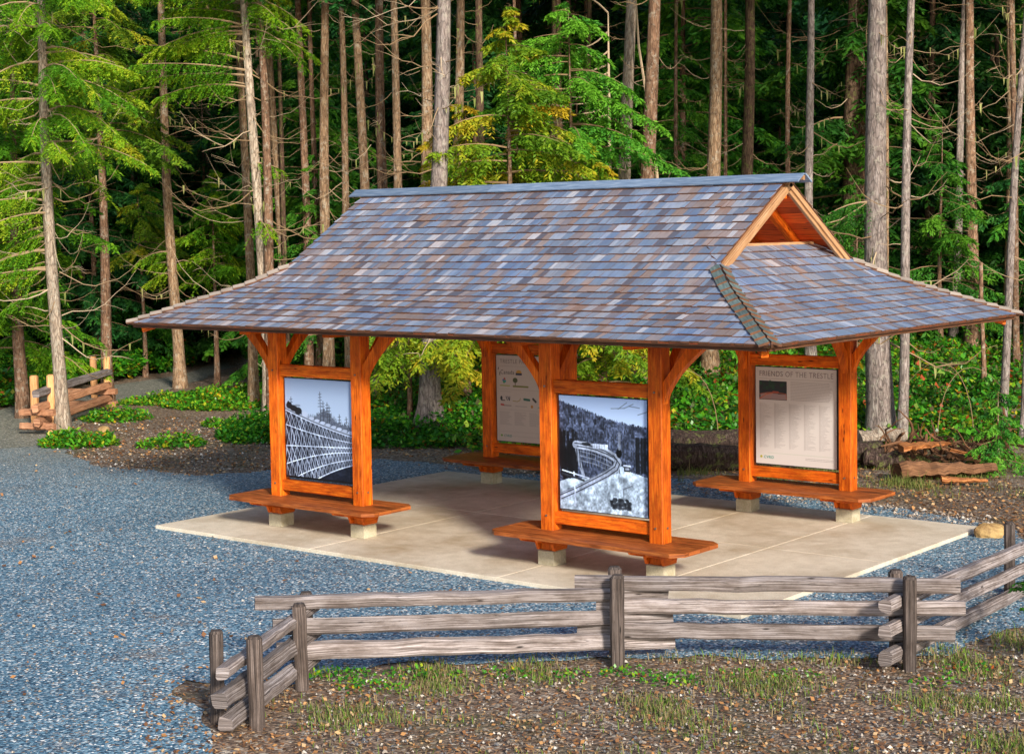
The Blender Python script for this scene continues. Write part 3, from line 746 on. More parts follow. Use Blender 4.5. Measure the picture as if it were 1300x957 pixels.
bench(CX, YP, -0.16, 'orange plank bench below the notice headed FRIENDS OF THE TRESTLE')
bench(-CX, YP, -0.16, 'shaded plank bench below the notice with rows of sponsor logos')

# ------------------------------------------------------------------ display panels
GW, GH = 184, 200
def canvas(col): return np.ones((GH, GW, 3))*np.array(col)
YY, XX = np.mgrid[0:GH, 0:GW]; UU = (XX+0.5)/GW; VV = (YY+0.5)/GH
def seg(img, p, q, wd, col, al=1.0):
    (x0, y0), (x1, y1) = p, q
    dx, dy = x1-x0, y1-y0; L2 = dx*dx+dy*dy+1e-12
    t = np.clip(((UU-x0)*dx+(VV-y0)*dy)/L2, 0, 1)
    d = np.hypot((UU-x0-t*dx), (VV-y0-t*dy)*GH/GW)
    a = np.clip((wd/2-d)*GW+0.5, 0, 1)[..., None]*al
    img[:] = img*(1-a)+np.array(col)*a
def pl(img, pts, wd, col, al=1.0):
    for a, b in zip(pts, pts[1:]): seg(img, a, b, wd, col, al)
def blob(img, cx, cy, rx, ry, col, al=1.0, soft=0.3):
    d = ((UU-cx)/rx)**2+((VV-cy)/ry)**2
    a = np.clip((1-d)/soft, 0, 1)[..., None]*al; img[:] = img*(1-a)+np.array(col)*a
def rect(img, x0, y0, x1, y1, col, al=1.0):
    a = ((UU >= x0) & (UU <= x1) & (VV >= y0) & (VV <= y1))[..., None]*al; img[:] = img*(1-a)+np.array(col)*a
def fnoise(rs, k):
    g = rs.random((k+2, k+2)); x = UU*k; y = VV*k; xi = x.astype(int); yi = y.astype(int); fx = smooth(x-xi); fy = smooth(y-yi)
    return (g[yi, xi]*(1-fx)+g[yi, xi+1]*fx)*(1-fy)+(g[yi+1, xi]*(1-fx)+g[yi+1, xi+1]*fx)*fy
def grey(v): return (v*0.93, v*0.98, v*1.1)
rs = np.random.default_rng(4)
# photo 1: a steam train on a tall curved timber trestle
im1 = canvas(grey(0.5))
im1[:] = np.stack([0.50+0.28*VV, 0.56+0.28*VV, 0.66+0.26*VV], -1)
tl = 0.36+0.10*(UU-0.3)-0.10*np.exp(-((UU-0.62)/0.12)**2)+0.05*(rs.random(GW)[None, :]-0.5)
mask = (VV > tl) & (UU > 0.24); nz = fnoise(rs, 60)
im1[mask] = (np.stack([nz, nz, nz], -1)*0.16+np.array([0.20, 0.22, 0.27]))[mask]
for sx_, t0 in ((0.535, 0.12), (0.58, 0.21), (0.64, 0.22), (0.67, 0.25), (0.09, 0.19), (0.82, 0.33), (0.92, 0.35)):
    seg(im1, (sx_, t0), (sx_+0.005, 0.42), 0.008, grey(0.14))
    for k in range(5): yv = t0+0.02+k*0.03; seg(im1, (sx_-0.02-0.003*k, yv+0.006), (sx_+0.02+0.003*k, yv), 0.007, grey(0.18), 0.8)
dk = lambda u: 0.305+0.29*u-0.07*u*u
low = VV > dk(UU)+0.02
im1[low] = (np.stack([nz, nz, nz*1.1], -1)*0.05+np.array([0.035, 0.045, 0.075]))[low]
TY = [lambda u: dk(u)+0.02, lambda u: 0.47+0.20*u-0.07*u*u, lambda u: 0.685-0.035*u, lambda u: 0.87-0.30*u+0.125*u*u, lambda u: 1.06-0.46*u+0.165*u*u, lambda u: 1.24-0.62*u+0.20*u*u]
us = [0.0]
while us[-1] < 1: us.append(us[-1]+0.085*(1-0.62*us[-1]))
for j in range(5):
    for k in range(len(us)-1):
        a, b = us[k], us[k+1]; wd = 0.0095-0.004*a; g = 0.80-0.25*rs.random()
        seg(im1, (a, TY[j](a)), (b-0.01, TY[j+1](b)), wd, grey(g)); seg(im1, (b, TY[j](b)), (a+0.01, TY[j+1](a)), wd, grey(g*0.85))
        seg(im1, (a+.01, TY[j](a)), (a-0.012, TY[j+1](a)), wd, grey(g*0.9)); seg(im1, ((a+b)/2, TY[j](a)), ((a+b)/2-.01, TY[j+1](a)), wd*.7, grey(g*.5), .7)
    pl(im1, [(u, TY[j+1](u)) for u in np.linspace(0, 1, 14)], 0.011, grey(0.92), .95)
pl(im1, [(u, dk(u)) for u in np.linspace(0, 1, 12)], 0.028, grey(0.30)); pl(im1, [(u, dk(u)+0.018) for u in np.linspace(0, 1, 12)], 0.012, grey(0.75)); pl(im1, [(u, dk(u)-0.006) for u in np.linspace(0, 1, 12)], 0.010, grey(0.62))
for u in np.linspace(0.32, 0.98, 9): blob(im1, u, dk(u)-0.022, 0.042, 0.016, grey(0.62+0.15*rs.random()), 0.9)
for (a, b, c, d) in ((.06, .275, .05, .035), (.13, .30, .06, .035), (.20, .325, .06, .04), (.05, .25, .02, .02)): blob(im1, a, b, c, d, grey(0.05), 0.95)
blob(im1, .30, .352, .045, .03, grey(0.68)); blob(im1, .19, .27, .05, .012, grey(0.4), .8)
rect(im1, 0, .985, 1, 1, grey(0.03))
im1 *= np.where(low, (0.85+0.3*fnoise(rs, 60))*(0.75+0.5*fnoise(rs, 12)), 1.0)[..., None]
# photo 2: a curve of railway line over a trestle below a forested hill
im2 = canvas(grey(0.7)); im2[:] = np.stack([0.58+0.4*VV, 0.66+0.4*VV, 0.80+0.35*VV], -1)
rg = 0.05+0.08*UU/0.3; rg = np.interp(UU, [0, .1, .3, .55, .8, 1], [.04, .07, .11, .18, .215, .23])+0.02*(rs.random(GW)[None, :]-0.5)
nz2 = fnoise(rs, 70); nz3 = fnoise(rs, 24); hm = VV > rg
tex = 0.10+0.26*nz2*(0.5+nz3); im2[hm] = np.stack([tex*0.85, tex*0.95, tex*1.25], -1)[hm]
for k in range(260):
    u = rs.random(); v = rg[0, int(u*GW)]+rs.random()*0.4; h = 0.02+0.03*rs.random()
    seg(im2, (u, v), (u, v+h), 0.010, grey(0.05+0.08*rs.random()), 0.7)
for k in range(30):
    u = rs.random()*0.2; v = 0.30+rs.random()*0.2; seg(im2, (u, v), (u, v+0.3), 0.03, grey(0.025+0.03*rs.random()), 0.85)
for k in range(14): u = 0.85+0.15*rs.random(); seg(im2, (u, .33), (u, .62), 0.02, grey(0.05), .6)
wl = np.interp(UU, [0, .1, .35, .6, .72, .8, 1], [.76, .73, .71, .62, .58, .62, .66]); wm = VV > wl
tw = 0.60+0.35*fnoise(rs, 30)-0.25*fnoise(rs, 80)*(VV > wl+0.08); im2[wm] = np.stack([tw*0.92, tw*1.0, tw*1.08], -1)[wm]
cv = [(.19, .425), (.3, .43), (.42, .445), (.55, .475), (.64, .51), (.675, .55), (.65, .60), (.55, .66), (.4, .73), (.2, .82), (0, .90)]
pl(im2, [(.2, .47), (.24, .6), (.28, .70)], .035, grey(.62), .8)
for j, (a, b) in enumerate(((.2, .45), (.3, .46), (.4, .475), (.5, .50), (.58, .53), (.62, .56))):
    for q in range(3): seg(im2, (a+q*.03, b), (a+q*.03+.01, b+.17-.03*j*0.6), .010, grey(.045)); seg(im2, (a+q*.03+.02, b), (a+q*.03, b+.12), .006, grey(.4), .6)
for o in (.05, .09, .13): pl(im2, [(.24, .43+o), (.4, .45+o), (.55, .49+o), (.60, .53+o*.7)], .008, grey(.5), .7)
pl(im2, cv, .075, grey(.62)); pl(im2, [(x-.012, y-.012) for x, y in cv], .010, grey(.08)); pl(im2, [(x+.016, y+.014) for x, y in cv], .010, grey(.08)); pl(im2, [(x-.035, y-.02) for x, y in cv[4:]], .008, grey(.35))
rect(im2, .385, .405, .56, .445, grey(.82)); [rect(im2, .40+.03*k, .405, .405+.03*k, .445, grey(.4), .7) for k in range(5)]
blob(im2, .31, .415, .06, .018, grey(.10)); blob(im2, .685, .47, .035, .045, grey(.03)); seg(im2, (.69, .30), (.69, .43), .03, grey(.55), .5)
rect(im2, .74, .57, .81, .625, grey(.12)); rect(im2, .735, .565, .815, .58, grey(.8)); rect(im2, .755, .59, .80, .61, grey(.5))
seg(im2, (.165, .67), (.18, .965), .016, grey(.8)); seg(im2, (.03, .66), (.34, .71), .012, grey(.85)); seg(im2, (.03, .69), (.28, .735), .02, grey(.12))
seg(im2, (.735, .77), (.735, .88), .008, grey(.3)); seg(im2, (.73, .78), (.83, .74), .008, grey(.3))
for k in range(60): blob(im2, .59+.22*rs.random(), .87+.08*rs.random(), .02, .015, grey(.06+.1*rs.random()), .8)
for a, b in (((.6, .09), (.75, .08)), ((.75, .08), (.85, .04)), ((.68, .09), (.78, .03)), ((.90, .13), (1, .10)), ((.8, .06), (.92, .07))): seg(im2, a, b, .006, grey(.3))
im2 *= np.where(hm, (0.82+0.36*fnoise(rs, 60))*(0.75+0.5*fnoise(rs, 16)), 1.0)[..., None]
# printed notices
def textlines(img, x0, x1, y0, y1, n, fill, rs_, col=(0.22, 0.20, 0.22), ragged_=0.5, al=0.75):
    for k in range(n):
        y = y0+(y1-y0)*(k+0.5)/n; xe = x0+(x1-x0)*(1-ragged_*rs_.random())
        x = x0
        while x < xe:
            wv = 0.012+0.03*rs_.random(); seg(img, (x, y), (min(x+wv, xe), y), 0.0035*fill, col, al); x += wv+0.008
PAPER = (0.58, 0.555, 0.56)
im3 = canvas(PAPER)
seg(im3, (.04, .118), (.96, .118), .004, (.35, .32, .33)); seg(im3, (.04, .30), (.96, .30), .003, (.4, .37, .38), .7)
rect(im3, .045, .14, .39, .335, (.02, .025, .03)); 
for k in range(14): blob(im3, .06+.31*rs.random(), .15+.07*rs.random(), .02, .02, (.015, .04+.03*rs.random(), .03), .8)
a3 = ((UU > .06) & (UU < .385) & (VV > .27+.03*np.abs(UU-.2)) & (VV < .332)); im3[a3] = (.30, .22, .23)
pl(im3, [(.05, .28), (.15, .262), (.25, .258), (.38, .27)], .008, (.35, .10, .06)); pl(im3, [(.38, .27), (.385, .32)], .01, (.4, .15, .1)); pl(im3, [(.05, .325), (.13, .28), (.22, .262)], .012, (.45, .12, .06)); rect(im3, .21, .245, .29, .265, (.35, .08, .05))
for k in range(6): seg(im3, (.07+.02*k, .33), (.13+.015*k, .27), .004, (.5, .2, .12), .7)
textlines(im3, .44, .95, .135, .335, 13, 1.6, rs, ragged_=.08)
for c in range(5): textlines(im3, .05+.185*c, .05+.185*c+.15, .37, .83, 42, 1.3, rs, ragged_=.7, al=.55); seg(im3, (.055+.185*c, .37), (.055+.185*c, .83), .02, (.40, .36, .37), .35)
seg(im3, (.15, .885), (.96, .885), .003, (.3, .4, .3)); textlines(im3, .62, .96, .91, .94, 2, 1.4, rs, ragged_=.05)
im4 = canvas((0.56, 0.51, 0.49))
for y in (.125, .395, .63, .935): seg(im4, (.04, y), (.96, y), .004, (.35, .32, .33), .8)
seg(im4, (.055, .20), (.055, .23), .012, (.06, .04, .04)); seg(im4, (.035, .145), (.03, .165), .012, (.06, .04, .04))
blob(im4, .36, .195, .048, .032, (.6, .33, .05)); rect(im4, .31, .20, .41, .225, (.03, .04, .09))
for cx_, cy_, cc in ((.11, .29, (.05, .2, .5)), (.13, .275, (.45, .1, .08)), (.12, .31, (.05, .35, .12)), (.14, .30, (.02, .35, .4))): blob(im4, cx_, cy_, .016, .018, cc)
seg(im4, (.06, .352), (.21, .352), .014, (.35, .38, .10)); blob(im4, .30, .285, .042, .032, (.08, .10, .03)); seg(im4, (.30, .29), (.30, .345), .012, (.09, .07, .03)); seg(im4, (.27, .355), (.50, .355), .022, (.20, .22, .06))
seg(im4, (.06, .42), (.22, .42), .005, (.4, .36, .36))
blob(im4, .075, .50, .02, .028, (.03, .03, .04)); seg(im4, (.08, .525), (.13, .525), .012, (.05, .05, .06)); seg(im4, (.15, .48), (.17, .52), .012, (.04, .05, .08)); seg(im4, (.18, .48), (.20, .52), .014, (.04, .05, .08)); seg(im4, (.21, .48), (.205, .52), .012, (.04, .05, .08))
pl(im4, [(.26, .525), (.33, .53), (.37, .515), (.38, .49)], .010, (.35, .28, .10)); seg(im4, (.44, .50), (.52, .505), .03, (.02, .13, .10)); seg(im4, (.58, .49), (.62, .52), .03, (.05, .05, .05)); seg(im4, (.70, .50), (.80, .50), .03, (.06, .14, .3)); seg(im4, (.86, .50), (.93, .50), .03, (.3, .08, .06))
seg(im4, (.07, .575), (.11, .578), .022, (.5, .05, .04)); seg(im4, (.12, .583), (.23, .583), .010, (.2, .15, .15)); seg(im4, (.30, .585), (.48, .585), .010, (.38, .35, .35)); blob(im4, .56, .58, .02, .02, (.45, .2, .02)); seg(im4, (.66, .585), (.84, .585), .012, (.1, .25, .3))
for c in range(4): textlines(im4, .05+.235*c, .05+.235*c+.19, .65, .81, 13, 1.5, rs, ragged_=.5, al=.55)
seg(im4, (.05, .885), (.95, .885), .004, (.38, .35, .35), .8)
def print_mesh(name, img, w_, h_):
    if img is im1 or img is im2: img = np.clip(img, 0, 1)**1.75*np.array([0.80, 0.93, 1.12])*1.05
    n = GW*GH; i, j = np.meshgrid(np.arange(GW+1), np.arange(GH+1))
    v = np.stack([(i/GW-0.5)*w_, np.zeros_like(i, float), (1-j/GH)*h_], -1).reshape(-1, 3)
    I = np.arange((GW+1)*(GH+1)).reshape(GH+1, GW+1)
    f = np.stack([I[1:, :-1], I[1:, 1:], I[:-1, 1:], I[:-1, :-1]], -1).reshape(-1, 4)
    me = bpy.data.meshes.new(name); me.vertices.add(len(v)); me.vertices.foreach_set('co', v.astype(np.float32).ravel())
    me.loops.add(n*4); me.loops.foreach_set('vertex_index', f.astype(np.int32).ravel()); me.polygons.add(n)
    me.polygons.foreach_set('loop_start', np.arange(0, n*4, 4, dtype=np.int32)); me.polygons.foreach_set('loop_total', np.full(n, 4, dtype=np.int32))
    c = me.attributes.new('ink', 'FLOAT_COLOR', 'FACE') if False else me.color_attributes.new('ink', 'FLOAT_COLOR', 'CORNER')
    cc = np.concatenate([np.clip(img, 0, 1).reshape(-1, 3), np.ones((n, 1))], 1); cc = np.repeat(cc, 4, 0)
    c.data.foreach_set('color', cc.astype(np.float32).ravel()); me.materials.append(M['print']); me.update(calc_edges=True)
    return me
m, nt_, b_ = newmat('printed_sign_face'); a_ = attr(nt_, 'ink'); lk(nt_, a_, 'Color', b_, 'Base Color'); b_.inputs['Roughness'].default_value = 0.35; M['print'] = m
def lettering(name, s, size, x, z, mat, parent, width=None, align='LEFT', sx=1.0):
    cu = bpy.data.curves.new(name, 'FONT'); cu.body = s; cu.size = size; cu.align_x = align; cu.extrude = 0.0008; cu.space_character = 1.12
    tmp = bpy.data.objects.new('tmp', cu); COL.objects.link(tmp)
    dg = bpy.context.evaluated_depsgraph_get(); me = bpy.data.meshes.new_from_object(tmp.evaluated_get(dg)); bpy.data.objects.remove(tmp)
    me.materials.clear(); me.materials.append(mat)
    o = bpy.data.objects.new(name, me); link(o, parent)
    xs_ = [v.co.x for v in me.vertices]; k = (width/(max(xs_)-min(xs_))) if width else 1.0
    o.location = (x, -0.0245, z); o.rotation_euler = (math.pi/2, 0, 0); o.scale = (k, 1, 1)
    return o
PWD, PHT = 1.385, 1.49
def panel(name, cx, sy, img, label, cat):
    t = empty(name, (cx, sy*YP-0.0, 0.765)); tag(t, label, cat)
    mb = MB(); mb.box((-PWD/2-0.012, -0.018, -0.012), (PWD/2+0.012, 0.018, PHT+0.012)); mb.build('backing_board', M['black'], t)
    o = link(bpy.data.objects.new('printed_face', print_mesh('printed_face', img, PWD, PHT)), t); o.location = (0, -0.0225, 0)
    return t
panel('photo_panel', -CX, -1, im1, 'black and white photo panel of a steam train on a tall timber trestle', 'photo panel')
panel('photo_panel', CX, -1, im2, 'black and white photo panel of a railway line curving below a wooded hill', 'photo panel')
t = panel('notice_board', CX, 1, im3, 'pale notice headed FRIENDS OF THE TRESTLE with five columns of names', 'notice board')
lettering('title_lettering', 'FRIENDS OF THE TRESTLE', 0.115, -0.63, PHT-0.135, M['ink_grey'], t, 1.26)
lettering('logo_lettering', 'CVRD', 0.062, -0.555, 0.085, M['ink_teal'], t, 0.17)
mb = MB(); mb.tube([(-0.60, -0.023, 0.108), (-0.60, -0.0255, 0.108)], 0.020, 12); mb.build('logo_dot', simple('yellow_green_ink', (0.35, 0.35, 0.03)), t)
t = panel('notice_board', -CX, 1, im4, 'pale notice with rows of small sponsor logos, in the shade behind the nearest post', 'notice board')
lettering('title_lettering', 'TRESTLE PARTNERS', 0.10, -0.61, PHT-0.135, M['ink_grey'], t, 0.9)
lettering('logo_lettering', 'Canada', 0.105, -0.60, PHT-0.325, M['ink_dark'], t, 0.30)
lettering('logo_lettering', 'CVRD', 0.062, -0.54, 0.075, M['ink_teal'], t, 0.17)
mb = MB(); mb.tube([(-0.59, -0.023, 0.098), (-0.59, -0.0255, 0.098)], 0.020, 12); mb.build('logo_dot', simple('green_ink', (0.12, 0.35, 0.05)), t)

# ------------------------------------------------------------------ fences
rf = random.Random(21)
fen = empty('split_rail_fence', (5.3, -6.1, -0.05)); tag(fen, 'long grey weathered split-rail fence zigzagging along the near edge of the gravel yard', 'fence')
def frail(p0, p1, h=0.13, w=0.11, mat='fence_wood', parent=fen, jit=0.16):
    o = Vector(parent.location)
    mb = MB(); mb.beam(Vector(p0)-o, Vector(p1)-o, w*1.12, h*1.06, ch=0.022, jit=jit*1.25, segs=14, rng=rf, tone=rf.random()); return mb.build('rail', M[mat], parent)
def fpost(x, y, z0, z1, w=0.13, mat='post_wood', parent=fen, lean=(0, 0), rot=0.6):
    o = Vector(parent.location)
    mb = MB(); up = Vector((math.cos(rot), math.sin(rot), 0))
    mb.beam(Vector((x, y, z0))-o, Vector((x+lean[0], y+lean[1], z1-0.025))-o, w, w, up=up, ch=0.028, jit=0.10, segs=8, rng=rf, tone=rf.random())
    mb.beam(Vector((x+lean[0], y+lean[1], z1-0.0255))-o, Vector((x+lean[0], y+lean[1], z1))-o, w*0.95, w*0.95, up=up, ch=0.03, jit=0.05, taper=0.78, rng=rf, tone=0.2)
    return mb.build('post', M[mat], parent)
A_ = Vector((3.10, -8.40, 0)); B_ = Vector((5.17, -5.90, 0)); C_ = Vector((7.64, -4.32, 0))
for (x, y, z) in ((5.33, -6.10, 0.90), (5.02, -5.72, 0.885), (7.78, -4.49, 0.90), (7.50, -4.20, 0.88), (3.27, -8.56, 0.80), (2.93, -8.16, 0.80), (3.43, -9.80, 0.80), (3.90, -9.72, 0.80), (7.24, -0.62, 0.82)):
    fpost(x, y, -0.35, z, 0.135 if z > 0.84 else 0.125, rot=rf.uniform(0.3, 0.9), lean=(rf.uniform(-.015, .015), rf.uniform(-.015, .015)))
# middle run right (near the shelter's corner)
d2 = (C_-B_).normalized()
for z, e0, e1, h in ((0.755, 0.42, 0.55, 0.13), (0.52, 0.20, 0.60, 0.135), (0.26, 0.40, 0.50, 0.15)):
    a = B_-d2*e0; b = C_+d2*e1; frail((a.x, a.y, z), (b.x, b.y, z), h)
d1 = (B_-A_).normalized()
for za, zb, e0, e1, h in ((0.765, 0.625, 0.45, 0.55, 0.125), (0.53, 0.385, 0.28, 0.60, 0.13), (0.27, 0.125, 0.25, 0.62, 0.145)):
    a = A_-d1*e0; b = B_+d1*e1; frail((a.x, a.y, za), (b.x, b.y, zb), h)
D_ = Vector((3.68, -9.78, 0)); d0 = (A_-D_).normalized()
for za, zb, e0, e1, h in ((0.50, 0.645, 0.28, 0.35, 0.12), (0.27, 0.40, 0.35, 0.35, 0.125), (0.03, 0.135, 0.25, 0.30, 0.12)):
    a = D_-d0*e0; b = A_+d0*e1; frail((a.x, a.y, za), (b.x, b.y, zb), h, 0.12)
E_ = Vector((7.42, -0.75, 0)); d3 = (E_-C_).normalized()
for za, zb, e0, h in ((0.64, 0.50, 0.50, 0.12), (0.385, 0.245, 0.50, 0.125), (0.11, -0.0, 0.50, 0.13)):
    a = C_-d3*e0; b = E_+d3*1.4; frail((a.x, a.y, za), (b.x, b.y, zb), h, 0.12)
# small newer fence by the path at the left
q0 = at(56, 548, 0.0); q1 = at(138, 520, 0.0)
f2 = empty('split_rail_fence', tuple(q0)); tag(f2, 'short orange-brown split-rail fence stub beside the pale tree trunk by the path', 'fence')
for (px, py, tpy) in ((67, 548, 480), (45, 540, 481), (137, 515, 456), (120, 505, 456)):
    q = at(px, py, -0.05); d = math.hypot(q[0]-CAM[0], q[1]-CAM[1]); h = (py-tpy)/F_PX*d
    fpost(q[0], q[1], -0.3, h, 0.17, 'new_post', f2, rot=rf.uniform(0, 1))
dd = Vector(q1-q0); dd.z = 0; dd.normalize()
nn_ = Vector((-dd.y, dd.x, 0))
for z, off in ((0.95, 0.0), (0.62, 0.03), (0.30, 0.0)):
    a = Vector(q0)-dd*0.45+nn_*off; b = Vector(q1)+dd*0.12+nn_*off
    frail((a.x, a.y, z-0.05), (b.x, b.y, z), 0.155, 0.13, 'fence_wood' if z > .9 else 'new_rail', f2)
for z in (0.78, 0.46, 0.15):
    if z > 0.7: continue
    a = Vector(q0)-dd*0.25-nn_*0.35; b = Vector(q0)-dd*0.1+nn_*0.5; frail((a.x, a.y, z), (b.x, b.y, z), 0.14, 0.12, 'new_rail', f2)
    a = Vector(q1)-dd*0.1-nn_*0.25; b = Vector(q1)+dd*0.1+nn_*1.1; frail((a.x, a.y, z), (b.x, b.y, z), 0.14, 0.12, 'new_rail', f2)

# ------------------------------------------------------------------ foliage generators
def branch_leaves(rng, p0, az, L, rise, droop, step=0.11, twigL=0.45, leaf=0.10, lw=0.035, hang=0.35, m=5, s0=0.15, tone=0.5):
    n = max(4, int(L/step)); s = np.linspace(s0, 1, n)+rng.uniform(-0.3, 0.3, n)/n
    d = np.array([math.cos(az), math.sin(az), 0.0]); pe = np.array([-d[1], d[0], 0.0]); zz = np.array([0, 0, 1.0])
    pos = p0+L*(s[:, None]*d+(rise*s-droop*s**2)[:, None]*zz)
    side = np.array([-1.0, 1.0])
    tl = twigL*(1.05-0.75*s)[:, None]*rng.uniform(0.5, 1.2, (n, 2))
    cs = rng.uniform(0.35, 0.75, (n, 2))
    td = d*cs[..., None]+pe*(side*np.sqrt(1-cs**2))[..., None]+zz*(-hang*rng.uniform(0.3, 1.3, (n, 2)))[..., None]
    td /= np.linalg.norm(td, axis=-1, keepdims=True)
    t = (np.arange(m)+0.6)/m
    c = pos[:, None, None, :]+td[:, :, None, :]*(tl[..., None]*t)[..., None]+zz*(-hang*0.5*tl[..., None]*t**2)[..., None]
    c = np.repeat(c[:, :, :, None, :], 2, 3)                      # n,2,m,2,3
    ls = np.array([-1.0, 1.0])
    perp = np.cross(td, zz); perp /= np.linalg.norm(perp, axis=-1, keepdims=True)+1e-9
    ld = td[:, :, None, None, :]*0.75+perp[:, :, None, None, :]*(ls[:, None]*0.65)+rng.normal(0, 0.18, c.shape)+zz*(-0.15)
    ld /= np.linalg.norm(ld, axis=-1, keepdims=True)
    up = rng.normal(0, 0.45, c.shape)+zz
    wv = np.cross(ld, up); wv /= np.linalg.norm(wv, axis=-1, keepdims=True)+1e-9
    lf = leaf*rng.uniform(0.7, 1.3, c.shape[:-1])[..., None]; lwd = lw*rng.uniform(0.7, 1.3, c.shape[:-1])[..., None]
    V = np.stack([c, c+ld*lf*0.45+wv*lwd, c+ld*lf, c+ld*lf*0.45-wv*lwd], -2).reshape(-1, 4, 3)
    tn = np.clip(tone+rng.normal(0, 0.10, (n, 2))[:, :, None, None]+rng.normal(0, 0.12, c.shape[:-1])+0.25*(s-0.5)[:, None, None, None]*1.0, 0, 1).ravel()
    bp = p0+L*(np.linspace(0, 0.92, 6)[:, None]*d+(rise*np.linspace(0, .92, 6)-droop*np.linspace(0, .92, 6)**2)[:, None]*zz)
    return V, tn, bp
def conifer_meshes(name, seed, H, z0, R, nb, leafmat, step=0.13, leaf=0.13, lw=0.05, twigL=0.5, hang=0.35, rise=0.12, droop=0.35, taper=0.9, top=True, m=5, tone=0.5, tonevar=0.2, barkmat='bark_brown', shape=0.8):
    rng = np.random.default_rng(seed); Vs = []; Ts = []; mb = MB()
    for k in range(nb):
        f = (k+rng.random())/nb; z = z0+(H-z0)*f
        L = max(0.25, R*((1-f)**shape)*rng.uniform(0.65, 1.15)); az = rng.uniform(0, 2*math.pi)
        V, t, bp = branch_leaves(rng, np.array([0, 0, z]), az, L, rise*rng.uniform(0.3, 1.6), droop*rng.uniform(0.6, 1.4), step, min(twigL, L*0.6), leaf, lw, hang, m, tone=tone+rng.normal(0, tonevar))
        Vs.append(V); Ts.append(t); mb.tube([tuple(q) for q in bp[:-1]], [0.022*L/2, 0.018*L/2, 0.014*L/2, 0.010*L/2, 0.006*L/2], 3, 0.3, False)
    V = np.concatenate(Vs); T = np.concatenate(Ts)
    bv = np.array(mb.v).reshape(-1, 4, 3)
    VV_ = np.concatenate([V, bv]); TT = np.concatenate([T, np.full(len(bv), 0.35)]); mi = np.concatenate([np.zeros(len(V), int), np.ones(len(bv), int)])
    return quads_mesh(name, VV_, TT, None, mi, [leafmat, M['twig']])
def trunk_mesh(rad, H, seed, lean=(0, 0), n=12, flare=0.5, mat=None, taperH=26.0, wob=0.05, fluted=0.06):
    r = random.Random(seed); mb = MB(); rings = []; segs = 22
    ph = [r.uniform(0, 6) for _ in range(4)]
    for k in range(segs+1):
        f = k/segs; z = -0.25+(H+0.25)*f**1.25
        rr = rad*max(0.08, (1-max(0, z)/taperH))*(1+flare*math.exp(-max(0, z)/0.45))
        cx = lean[0]*z/10+wob*math.sin(z*0.45+ph[0])*min(1, z/2); cy = lean[1]*z/10+wob*math.sin(z*0.38+ph[1])*min(1, z/2)
        ring = []
        for i in range(n):
            a = 2*math.pi*i/n
            q = rr*(1+fluted*math.sin(3*a+ph[2]+z*0.15)+fluted*0.7*math.sin(5*a+ph[3])+r.uniform(-0.03, 0.03)+(0.25*flare*math.exp(-max(0, z)/0.3)*math.sin(4*a+ph[1])))
            ring.append((cx+q*math.cos(a), cy+q*math.sin(a), z))
        rings.append(ring)
    for k in range(segs):
        for i in range(n):
            j = (i+1) % n; mb.poly([rings[k][i], rings[k][j], rings[k+1][j], rings[k+1][i]])
    me = bpy.data.meshes.new('trunk')
    # shared vertices for smooth bark
    v = [p for rg_ in rings for p in rg_]; f = [(k*n+i, k*n+(i+1) % n, (k+1)*n+(i+1) % n, (k+1)*n+i) for k in range(segs) for i in range(n)]
    me.from_pydata(v, [], f); me.materials.append(mat); me.polygons.foreach_set('use_smooth', np.ones(len(f), dtype=bool)); me.update()
    return me
